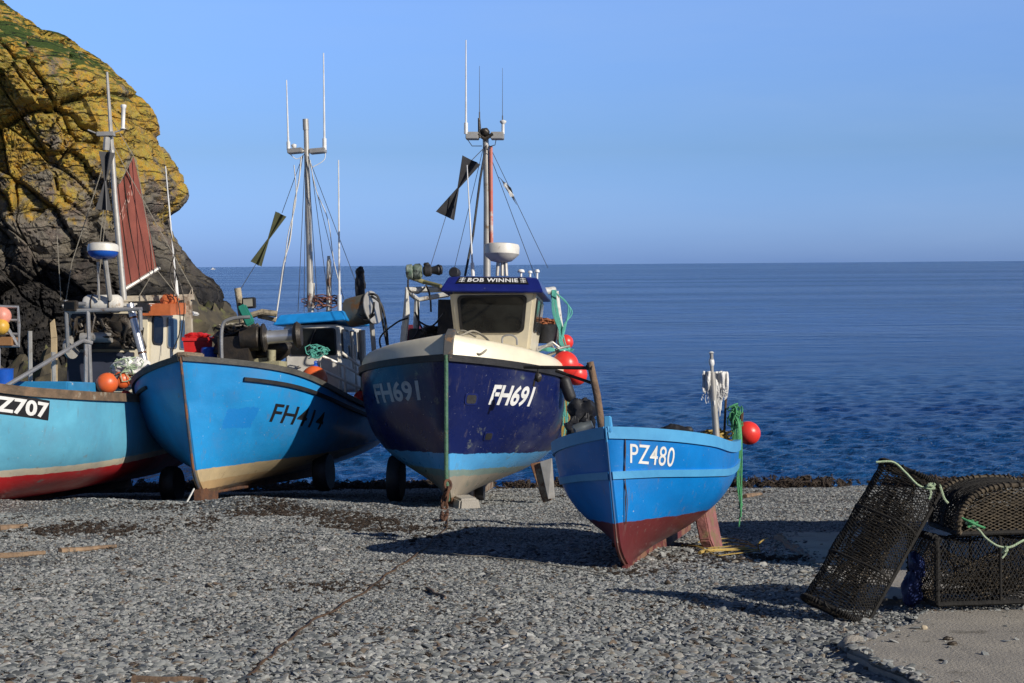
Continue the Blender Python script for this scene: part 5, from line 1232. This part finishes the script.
    c = Bt.l((103, 257, 25.6)); mb = MB(); mb.lathe(c, (0, 0, 1), [(.12, -.03), (.2, .0), (.245, .05), (.255, .09)], 28); rb = mb.build('radar_base', M['royal'], Bt.e)
    mb = MB(); mb.lathe(c+Vector((0, 0, .09)), (0, 0, 1), [(.262, 0), (.265, .07), (.25, .12), (.19, .145), (.01, .15)], 28); mb.build('radar_dome', M['white'], rb)
    mb = Bt.mb(); mb.tube([(105, 259, 25.6), (110, 300, 25.8)], .045, 8); mb.tube([(98, 262, 25.7), (99, 300, 25.8)], .02, 6); mb.build('radar_post', M['alu'], Bt.e)
    whip(Bt.e, Bt.l((177, 296, 26.6)), Bt.l((165.5, 166, 26.6)), .018)
    A = Bt.l((133.5, 157, 26.4)); Bq = Bt.l((113, 197, 26.3)); C = Bt.l((121, 291, 26.3)); D = Bt.l((157, 270, 26.9))
    mb = MB(); rows = []
    for i in range(25):
        v = i/24; l_ = Bq.lerp(C, v); r_ = A.lerp(D, v); row = []
        for j in range(17):
            u = j/16; p = l_.lerp(r_, u); p += Vector((.10*math.sin(u*3.1)*math.sin(v*3.0+.3)+.03*math.sin(u*9+v*4), 0, 0)); row.append(p)
        rows.append(row)
    mb.grid(rows); sl_ = mb.build('sail', M['sail'], Bt.e); md = sl_.modifiers.new('thickness', 'SOLIDIFY'); md.thickness = .012
    def ons(x, y): p = rows[0][0]*0; l_ = Bq.lerp(C, y); r_ = A.lerp(D, y); q = l_.lerp(r_, x); return q+Vector((.10*math.sin(x*3.1)*math.sin(y*3+.3)+.03*math.sin(x*9+y*4)+.022, 0, 0))
    bm = text_mesh('PZ707', .01, 0, 1.1); flat_map(bm, lambda x, y: ons(.12+.74*x, .33-.10*y-.20*(.12+.74*x)*1.0+.10), 'sail_number', mat('faded_sail_number', (.5, .35, .3), .8, col2=(.36, .14, .1), dirt=(.28, .06, .04), dsc=9, dth=.5), sl_)
    mb = MB(); [mb.tube([ons(u, v)+Vector((.0, 0, 0)) for v in [k/14 for k in range(15)]], .008, 4) for u in (.3, .55, .8)]; mb.build('sail_seam', M['dark'], sl_)
    mb = Bt.mb(); mb.tube([(120, 292, 26.3), (159, 268, 26.9)], .04, 8); mb.build('boom', M['alu'], Bt.e)
    mb = Bt.mb()
    for l_ in (((110, 140), (193, 290)), ((133, 157), (113, 197)), ((110, 145), (72, 262), (66, 300)), ((112, 160), (97, 297)), ((112, 120), (136, 160), (155, 268)), ((157, 270), (178, 296)), ((150, 278), (138, 298)), ((57, 235), (61, 300)), ((110, 145), (100, 243))): mb.tube([Bt.l((*p, 26.3)) for p in l_], .008, 4)
    mb.build('rigging', M['rope'], Bt.e)
    mb = Bt.mb(); 
    for l_ in (((176, 250), (170, 275), (178, 300), (180, 330), (172, 352)), ((172, 262), (184, 300), (181, 340)), ((168, 220), (176, 262), (173, 300))): mb.tube(smooth_path([Bt.l((*p, 26.4)) for p in l_]), .01, 5)
    mb.build('cable', M['dark'], Bt.e)
    # inner bulwark, boards and posts at picture left
    mb = Bt.mb(); mb.box((60, 389, 24), (1.6, .9, .22)); mb.build('hatch', mat('blue_hatch', (.03, .25, .5), .5, dirt=(.5, .5, .5), dsc=5, dth=.6), Bt.e, smooth=False, bevel=.02)
    for px, y0, y1, Y, m_ in ((30.5, 331, 388, 24.2, 'alu'), (54, 352, 392, 24.6, 'alu')): mb = Bt.mb(); mb.tube([(px, y1, Y), (px-.5, y0, Y)], .035, 6); mb.build('stanchion', M[m_], Bt.e)
    mb = Bt.mb(); mb.prism([Bt.l(p) for p in ((50, 323, 24.8), (54, 319, 24.8), (56.5, 337, 24.8), (51, 338, 24.8))], (-.03, 0, 0)); mb.prism([Bt.l(p) for p in ((51, 338.3, 24.8), (56.5, 337.3, 24.8), (57, 392, 24.8), (51, 392, 24.8))], (-.03, 0, 0)); mb.build('upright_board', M['skin_pad'], Bt.e, smooth=False)
    # small gallows right at the picture edge
    mb = Bt.mb(); mb.tube([(-12, 306, 23), (18, 307, 23), (19, 325, 23), (19, 346, 23), (-12, 346, 23)], .025, 6); mb.tube([(-12, 320, 23), (19, 320, 23)], .02, 6); mb.tube([(-12, 333, 23), (19, 334, 23)], .02, 6); mb.tube([(6, 326, 23), (18, 345, 23)], .03, 6); mb.tube([(-2, 346, 23), (-2, 392, 23)], .04, 6); mb.build('gear_rack', M['steel'], Bt.e)
    mb = Bt.mb(); mb.box(Bt.l((0, 341.5, 23.1)), (.3, .5, .13)); mb.build('rack_shelf', mat('brown_shelf', (.3, .15, .06), .8), Bt.e, smooth=False)
    Bt.H = H; return Bt
B4 = boat_pale()
buoy('buoy', P(2, 316, 23), .14, 'pink', 'faded pink buoy in the steel rack at the left edge', 'buoys in the steel rack', (-.3, 0, .9))
buoy('buoy', P(1, 327, 22.9), .12, 'yellow', 'yellow buoy below the pink one in the steel rack at the left edge', 'buoys in the steel rack', (-.6, 0, -.5))
mb = MB(); c = P(3, 388, 22.6); mb.lathe(c-Vector((0, 0, .15)), (0, 0, 1), [(.13, 0), (.15, .2), (.16, .42), (.165, .44)], 20); tag(mb.build('tub', M['royal']), 'royal blue tub on the deck of the pale blue boat at the left edge', 'tub')
buoy('buoy', P(107, 383.5, 24.4), .175, 'orange', 'orange ball buoy lying on the rail of the pale blue boat below the cabin', 'orange and red buoys on the pale blue boat', (.7, .1, .5))
buoy('buoy', P(122, 380, 24.9), .15, 'orange', 'second orange ball, partly hidden between the first and the sky blue bow', 'orange and red buoys on the pale blue boat', (.7, .1, .6))
buoy('buoy', P(126, 396, 24.2), .09, 'hotred', 'small bright red buoy against the sky blue bow, right of the orange ball', 'orange and red buoys on the pale blue boat', (-.3, 0, .9))
mb = MB(); mb.blob(P(127, 368, 25), (.24, .2, .16), 4, .45); mb.blob(P(140, 366, 25), (.18, .18, .14), 6, .4); bg_ = tag(mb.build('sack', M['cloth']), 'white crumpled sack tied with pale rope below the polished exhaust pipe', 'sack')
mb = MB(); [mb.tube(wander(P(128, 369, 24.95), (.28, .2, .18), 34, k), .009, 5) for k in range(5)]; mb.build('lashing', M['paleg'], bg_)
mb = MB(); mb.box(P(165, 309, 26.6), (.5, .9, .2), Matrix.Rotation(R(-6), 3, 'Z')); mb.blob(P(170, 303, 26.6), (.15, .15, .16), 3, .4); tag(mb.build('cabin_cover', mat('orange_cover', (.6, .16, .05), .6, bump=.5, bsc=6), bevel=.04), 'orange cover bundled on the cabin roof edge of the pale blue boat', 'cover')
# ------------------------------------------------------------------ crab pots
def creel(name, L, Wd, Ht, Mw, label, boxy=False, hoops=4, nl=46, nt_=34, r=.0065, fr=.022, seed=1, group='netted crab pots stacked on the concrete', rims='net', slant=1., sq=.8, sg=.03):
    """rectangular base, rope-wrapped hoops, netting laid over them; local x = length, z = up, base on z = 0"""
    e = empty(name, Mw, label, 'crab pot', group); rr = random.Random(seed)
    def sec(v):       # 0..1 round the arch, returns (y, z)
        if boxy:
            per = Ht*2+Wd; s_ = v*per
            if s_ < Ht: return (-Wd/2, s_)
            if s_ < Ht+Wd: return (-Wd/2+(s_-Ht), Ht)
            return (Wd/2, Ht-(s_-Ht-Wd))
        a = math.pi*v; c_ = math.cos(a); return (-Wd/2*math.copysign(abs(c_)**sq, c_), Ht*math.sin(a)**(sq*.9))
    def pt(u, v, off=0.):
        y, z = sec(v); w = noise.noise(Vector((u*6, v*7, seed)))*.012; sag = -sg*math.sin(u*math.pi*(hoops-1))**2
        k = 1+(w+sag+off)/max(Wd, Ht)*1.4; return Vector((-L/2+L*u, y*k, z*k))
    # frame
    mb = MB(); c = [Vector((-L/2, -Wd/2, 0)), Vector((L/2, -Wd/2, 0)), Vector((L/2, Wd/2, 0)), Vector((-L/2, Wd/2, 0))]
    for i in range(4): mb.tube([c[i].lerp(c[(i+1) % 4], k/12)+nvec(Vector((i, k, seed)))*.003 for k in range(13)], fr, 7)
    for k in range(1, hoops-1): x = -L/2+L*k/(hoops-1); mb.tube([(x, -Wd/2, 0), (x, Wd/2, 0)] and [Vector((x, -Wd/2, 0)), Vector((x, Wd/2, 0))], fr*.7, 6)
    mb.build('base_frame', M['net'], e)
    for k in range(hoops):
        u = k/(hoops-1); big = k in (0, hoops-1); mb = MB(); pts = [Vector((-L/2+L*u, *sec(j/28))) for j in range(29)]
        # rope binding wrapped round the hoop
        mb.tube(pts, fr*(1. if big else .62), 8); pp = []
        N = 260 if big else 0
        for j in range(N):
            t = j/N; y, z = sec(t); y2, z2 = sec(min(1, t+.01)); tg = Vector((0, y2-y, z2-z)); tg = tg.normalized() if tg.length else Vector((0, 0, 1)); n1 = Vector((1, 0, 0)); n2 = tg.cross(n1); a = j*.9
            pp.append(Vector((-L/2+L*u, y, z))+(n1*math.cos(a)+n2*math.sin(a))*(fr*(1.15+.45*abs(noise.noise(Vector((j*.13, seed, 2)))))))
        if pp: mb.tube(pp, fr*.42, 4)
        mb.build('hoop', M[rims] if big else M['net'], e)
    # netting over the arch: two families of twine crossing in diamonds
    mb = MB()
    for fam in (1, -1):
        for k in range(-nt_, nl+1):
            pts = []
            for j in range(nt_+1):
                u = (k+(j if fam > 0 else nt_-j)*slant+.35*noise.noise(Vector((k*.9, j*.35, fam))))/nl
                if 0 <= u <= 1: pts.append(pt(u, j/nt_, rr.uniform(-.004, .004)))
            if len(pts) > 1: mb.tube(pts, r, 4, cap=False)
    mb.build('netting', M['net'], e)
    # end panels and floor
    mb = MB()
    for xe in (-L/2, L/2):
        for fam in (1, -1):
            for k in range(-14, 30):
                pts = []
                for j in range(15):
                    y = -Wd/2+(k+(j if fam > 0 else 14-j))*Wd/15; z = Ht*j/14
                    if abs(y) <= Wd/2:
                        lim = Ht if boxy else Ht*max(0, 1-(2*y/Wd)**2)**.5
                        if z <= lim*1.01: pts.append(Vector((xe+.03*math.sin(y*8)*0, y, z)))
                if len(pts) > 1: mb.tube(pts, r*.9, 4, cap=False)
    mb.build('end_netting', M['netlight'], e)
    mb = MB()
    n_ = int(L/.05)
    for k in range(n_+1): x = -L/2+L*k/n_; mb.tube([Vector((x, -Wd/2, .0)), Vector((x, Wd/2, .0))], r*1.1, 4, cap=False)
    for k in range(9): y = -Wd/2+Wd*k/8; mb.tube([Vector((-L/2, y, .004)), Vector((L/2, y, .004))], r*1.1, 4, cap=False)
    mb.build('floor_bars', M['net'], e)
    # inner parlour netting
    mb = MB()
    for q in range(3):
        for k in range(26):
            a0 = 2*math.pi*k/26; pts = []
            for j in range(9):
                t = j/8; R_ = (.46-.34*t**.6); x = -L*.38+L*.3*q+L*.28*t*(1 if q != 1 else -1)+(L*.28 if q == 1 else 0)
                pts.append(Vector((x+.01*math.sin(k), math.cos(a0+t*.5)*R_*Wd, Ht*.45+math.sin(a0+t*.5)*R_*Ht*.85)))
            mb.tube(pts, r*.8, 4, cap=False)
            if k % 3 == 0:
                t = k/26; R_ = .46-.34*t**.6; x = -L*.38+L*.3*q+L*.28*t*(1 if q != 1 else -1)+(L*.28 if q == 1 else 0)
                mb.tube([Vector((x, math.cos(a)*R_*Wd, Ht*.45+math.sin(a)*R_*Ht*.85)) for a in [i*math.pi/8 for i in range(16)]], r*.8, 4, closed=True)
    mb.tube(wander((0, 0, Ht*.3), (L*.4, Wd*.35, Ht*.25), 120, seed+3, 1.6), r*1.6, 5); mb.tube(wander((0, 0, Ht*.2), (L*.4, Wd*.4, Ht*.15), 120, seed+9, 1.9), r*1.3, 5)
    mb.build('inner_netting', M['netlight'], e)
    return e
def basis(o, x, z):
    x = Vector(x).normalized(); z = Vector(z); z = (z-x*z.dot(x)).normalized(); y = z.cross(x)
    m_ = Matrix.Identity(4)
    for i in range(3): m_[i][0] = x[i]; m_[i][1] = y[i]; m_[i][2] = z[i]; m_[i][3] = o[i]
    return m_
# tall pot leaning on its end: bottom edge on the ground, top leaning away to the right
bl = P(813, 600, 10.45); br = P(857, 631, 10.15)
tl = P(879, 465, 10.75); tr_ = P(945, 494, 10.5)
bc = (bl+br)/2; tc_ = (tl+tr_)/2; xax = tc_-bc; yax = br-bl
yax = (tr_-tl).normalized()*.5+(br-bl).normalized()*.5; zax = xax.cross(yax); zax = zax if zax.y < 0 else -zax
Lp = xax.length; Wp = ((tr_-tl).length+(br-bl).length)/2
Mp = basis((bc+tc_)/2, xax, zax)
K1 = creel('crab_pot', Lp, Wp, .17, Mp, 'tall black netted crab pot standing on end and leaning, left of the two stacked pots', hoops=4, nl=52, nt_=26, r=.0035, fr=.014, seed=2, slant=.45, sq=.5, sg=.008)
# two stacked pots on the slab
def slab_pt(px, py):
    d = ray(px, py); lo, hi = 4., 30.
    for _ in range(40):
        m_ = (lo+hi)/2; p = CAM+d*(m_/d.y)
        if p.z > slab_z(p.x, p.y): lo = m_
        else: hi = m_
    return CAM+d*(lo/d.y)
a = slab_pt(938, 610); ori = Vector((a.x, a.y+.03, a.z+.02)); xd = Vector((1, .12, 0)); Wb = .5; Lb = .92
ctr = ori+xd.normalized()*Lb/2+Vector((-.1, 1, 0)).normalized()*Wb/2
hB = (608-540)/1500*a.y*.98
K2 = creel('crab_pot', Lb, Wb, hB, basis(ctr, xd, (0, .04, 1)), 'box shaped black netted crab pot on the concrete slab, underneath the arched one', boxy=True, hoops=3, nl=30, nt_=26, r=.0036, seed=5, fr=.018)
K3 = creel('crab_pot', .5, .84, .33, basis(ctr+Vector((.12, .05, hB+.03)), (.12, -1, .03), (0, .0, 1)), 'arched netted crab pot with twine bound hoop, lying on top of the box shaped one', hoops=3, nl=30, nt_=28, r=.0036, fr=.017, seed=8, rims='netlight')
coil('rope', [smooth_path([P(876, 462, tl.y-.34), P(893, 462, tl.y-.34), P(905, 472, tl.y-.34), P(918, 485, tl.y-.36), P(929, 488, tl.y-.36), P(938, 483, tl.y-.34), P(944, 498, tl.y-.36), P(948, 503, tl.y-.36)]), wander(P(930, 486, tl.y-.38), (.03, .02, .02), 24, 3), smooth_path([P(929, 488, tl.y-.38), P(931, 493, tl.y-.38), P(929, 499, tl.y-.38)])], .0085, 'paleg', 'pale green rope strung along the top edge of the tall leaning pot')
fy = a.y-.06
coil('rope', [smooth_path([P(966, 523, fy+.1), P(978, 529, fy), P(986, 538, fy-.05), P(998, 546, fy-.08), P(1010, 547, fy-.08), P(1022, 541, fy-.06), P(1034, 536, fy)]), smooth_path([P(1006, 546, fy-.09), P(1006, 553, fy-.09), P(1002, 558, fy-.09)]), wander(P(1005, 549, fy-.09), (.02, .015, .025), 20, 5)], .0085, 'paleg', 'pale green rope hanging in front of the two stacked pots')
coil('rope', [wander(P(972, 523, fy+.05), (.05, .02, .025), 30, 7), smooth_path([P(962, 518, fy+.05), P(972, 523, fy), P(985, 528, fy)])], .008, 'green', 'short bright green rope knotted on the rim of the arched pot')
mb = MB(); mb.blob(P(912, 590, 10.55), (.07, .08, .12), 4, .5); mb.blob(P(917, 566, 10.55), (.05, .08, .09), 6, .5); tag(mb.build('plastic_sack', mat('blue_sack', (.006, .02, .11), .6, bump=.5)), 'royal blue plastic sack wedged behind the tall leaning pot', 'sack')
mb = MB(); mb.blob(P(924, 628, slab_pt(924, 629).y), (.022, .018, .019), 3, .2); tag(mb.build('stone', mat('pale_stone', (.5, .42, .3), .7), smooth=True), 'pale round stone alone on the concrete slab', 'stone')
for (px, py, lb_) in ((948, 640, 'small dark pebble on the concrete slab, the upper of two'), (952.5, 645, 'small dark pebble on the concrete slab, the lower of two')):
    p = slab_pt(px, py); mb = MB(); mb.blob(p+Vector((0, 0, .008)), (.03, .02, .012), px, .4); tag(mb.build('pebble', M['dark']), lb_, 'pebble', 'dark pebbles on the slab')
mb = MB(); p = pix_ground(856, 651); mb.blob(p+Vector((0, 0, .03)), (.11, .08, .06), 9, .25); tag(mb.build('stone', M['conc']), 'rounded grey stone against the front corner of the slab', 'stone')

# ------------------------------------------------------------------ flotsam
def ground_line(pts, dz=.02, k=10, wob=.04, seed=0):
    q = smooth_path([pix_ground(*p) for p in pts], k); o = []
    for i, p in enumerate(q):
        w = nvec(Vector((i*.25, seed, 3)))*wob; o.append(G(p.x+w.x, p.y+w.y, dz))
    return o
coil('ground_chain', [ground_line([(245, 690), (262, 666), (290, 642), (318, 620), (352, 601), (382, 580), (398, 568), (428, 548), (446, 528), (446, 517)], .015)], .009, 'drope', 'long dark rusty rope line curving over the shingle to the navy bow')
coil('line', [ground_line([(425, 552), (460, 557), (500, 560), (560, 568), (610, 577)], .02, wob=.05, seed=4)], .006, 'rope', 'thin pale line lying across the shingle in front of the small blue boat')
def plank(px0, py0, px1, py1, w_, label, seed, h=.05, m='drift'):
    a = pix_ground(px0, py0, .02); b = pix_ground(px1, py1, .02); mb = MB(); pts = []
    for i in range(9):
        t = i/8; p = a.lerp(b, t)+nvec(Vector((t*3, seed, 1)))*.05; p.z = gz(p.x, p.y)+.02; pts.append(p)
    mb.tube(pts, w_, 7, r2=w_*.55); o = mb.build('driftwood', M[m])
    return tag(o, label, 'driftwood', 'driftwood strewn on the shingle')
plank(-2, 529, 24, 526, .05, 'pale driftwood log at the left edge of the beach, nearest the pale blue boat', 1)
plank(-4, 557, 44, 553, .04, 'flat orange driftwood stick at the left edge of the open shingle', 3)
plank(64, 551, 116, 546, .035, 'longest orange driftwood plank, on open shingle below the sky blue boat', 4)
plank(135, 681, 204, 680, .03, 'brown driftwood at the bottom edge of the picture', 7, m='timber')
plank(700, 553, 748, 548, .02, 'pale yellowish stick behind the stern skeg of the small blue boat', 8, m='orope')
plank(745, 497, 762, 494, .05, 'orange driftwood lump in the weed line beside the hanging green rope', 9)
plank(425, 588, 448, 598, .015, 'short dark twig on the shingle left of the small blue boat', 11, m='timber')
mb = MB(); [mb.tube(ground_line([(682+i*2, 548), (700+i*3, 545+i*3), (730, 541+i*4), (752+i*2, 546+i*2)], .03, seed=i), .006, 4) for i in range(5)]; mb.tube(smooth_path([pix_ground(760, 552, .02), pix_ground(758, 545, .12), pix_ground(763, 540, .16), pix_ground(768, 538, .1)]), .008, 4); tag(mb.build('straw', M['orope']), 'wisps of dry yellow straw on the shingle behind the small blue boat', 'straw')
# wrack: seaweed in drifts, thickened before the boats to stand for their shade
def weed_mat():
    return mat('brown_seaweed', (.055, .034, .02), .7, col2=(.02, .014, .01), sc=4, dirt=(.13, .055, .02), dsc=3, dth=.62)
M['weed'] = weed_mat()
def weed_shape(seed):
    mb = MB(); 
    for k in range(5): mb.tube([Vector(p)*1. for p in wander((0, 0, .05), (.5, .5, .16), 9, seed*5+k, 1.6)], .07, 4, r2=.02)
    me = bpy.data.meshes.new('weed_shape'); me.from_pydata([tuple(v) for v in mb.v], [], mb.f); me.materials.append(M['weed']); me.polygons.foreach_set('use_smooth', [True]*len(me.polygons)); return bpy.data.objects.new('weed_shape', me)
def wrack():
    rg = random.Random(4); pts = []; rot = []; scl = []
    def put(px, py, n, sx, sy, s0=.025, s1=.075):
        c = pix_ground(px, py)
        for _ in range(n):
            x = c.x+rg.gauss(0, sx); y = c.y+rg.gauss(0, sy); s_ = rg.uniform(s0, s1); pts.append((x, y, gz(x, y)+.01)); rot.append((rg.gauss(0, .3), rg.gauss(0, .3), rg.uniform(0, 6.28))); scl.append((s_, s_, s_))
    for k in range(60): x = rg.uniform(-9, 11); w = rg.uniform(.5, 1); [pts.append((x+rg.gauss(0, .5), 30.9+rg.gauss(0, .28), .5+rg.uniform(-.06, .10*w))) or rot.append((rg.gauss(0, .5), rg.gauss(0, .5), rg.uniform(0, 6.28))) or scl.append((.16*w+.05,)*3) for _ in range(32)]
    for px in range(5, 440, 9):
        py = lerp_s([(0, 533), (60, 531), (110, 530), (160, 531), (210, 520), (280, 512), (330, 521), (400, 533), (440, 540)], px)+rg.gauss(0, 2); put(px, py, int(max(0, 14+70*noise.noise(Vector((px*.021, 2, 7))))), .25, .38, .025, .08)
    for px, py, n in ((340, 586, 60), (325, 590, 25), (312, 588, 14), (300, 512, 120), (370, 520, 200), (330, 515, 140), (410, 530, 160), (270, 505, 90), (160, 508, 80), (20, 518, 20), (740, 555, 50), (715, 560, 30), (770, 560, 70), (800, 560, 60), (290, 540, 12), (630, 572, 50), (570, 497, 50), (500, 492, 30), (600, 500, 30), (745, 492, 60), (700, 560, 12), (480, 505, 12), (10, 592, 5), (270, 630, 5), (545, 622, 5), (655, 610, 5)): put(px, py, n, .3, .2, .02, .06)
    for _ in range(260): px = rg.uniform(0, 800); py = rg.uniform(545, 683); put(px, py, 1, .05, .05, .02, .06)
    scatter('seaweed', pts, rot, scl, [weed_shape(i) for i in range(5)], label='brown seaweed wrack along the tide line, thickened under the boats to deepen the shade', cat='seaweed')
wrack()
# far off
mb = MB(); c = P(213, 270.6, 3000); mb.prism([Vector((-4, 0, 0))+Vector((c.x, c.y, 0)), Vector((c.x+4, c.y, 0)), Vector((c.x+5.2, c.y, 1.4)), Vector((c.x-4.4, c.y, 1.2))], (0, 2, 0)); fb = tag(mb.build('motor_boat', M['white'], smooth=False), 'tiny white motor boat far out at sea just past the cliff foot', 'boat')
mb = MB(); mb.box(Vector((c.x-.5, c.y+1, 2.3)), (3.4, 1.6, 2.2), taper=.7); mb.build('cabin', M['white'], fb, smooth=False)

# a fifth boat stands just beyond the right edge of the view; its shadow reaches the shingle behind the pots
def boat_off():
    f_ = G(7.6, 9.6, SLT); Bt = Boat('beached_boat', frame(f_, R(4), .095, 0), 'dark green open boat standing on the slab just beyond the right edge, casting its shadow')
    H = Hull(6.4, 2.9, [(0, 2.5), (.3, 2.3), (1, 2.35)], rake=.4, Lk=5.8, tr=.85, sm=.38, pd=2.8, pl=1.7, n1=4, keel=[(0, .05), (.1, .1), (1, .4)])
    H.build(band_mat('green_hull', [(0, (.1, .03, .03)), (.6, (.01, .08, .05))]), Bt.e); H.strip('gunwale', M['wood'], Bt.e, 1., .1, .04, inn=.08, up_=.02); H.deck(M['wood'], Bt.e, .4)
boat_off()
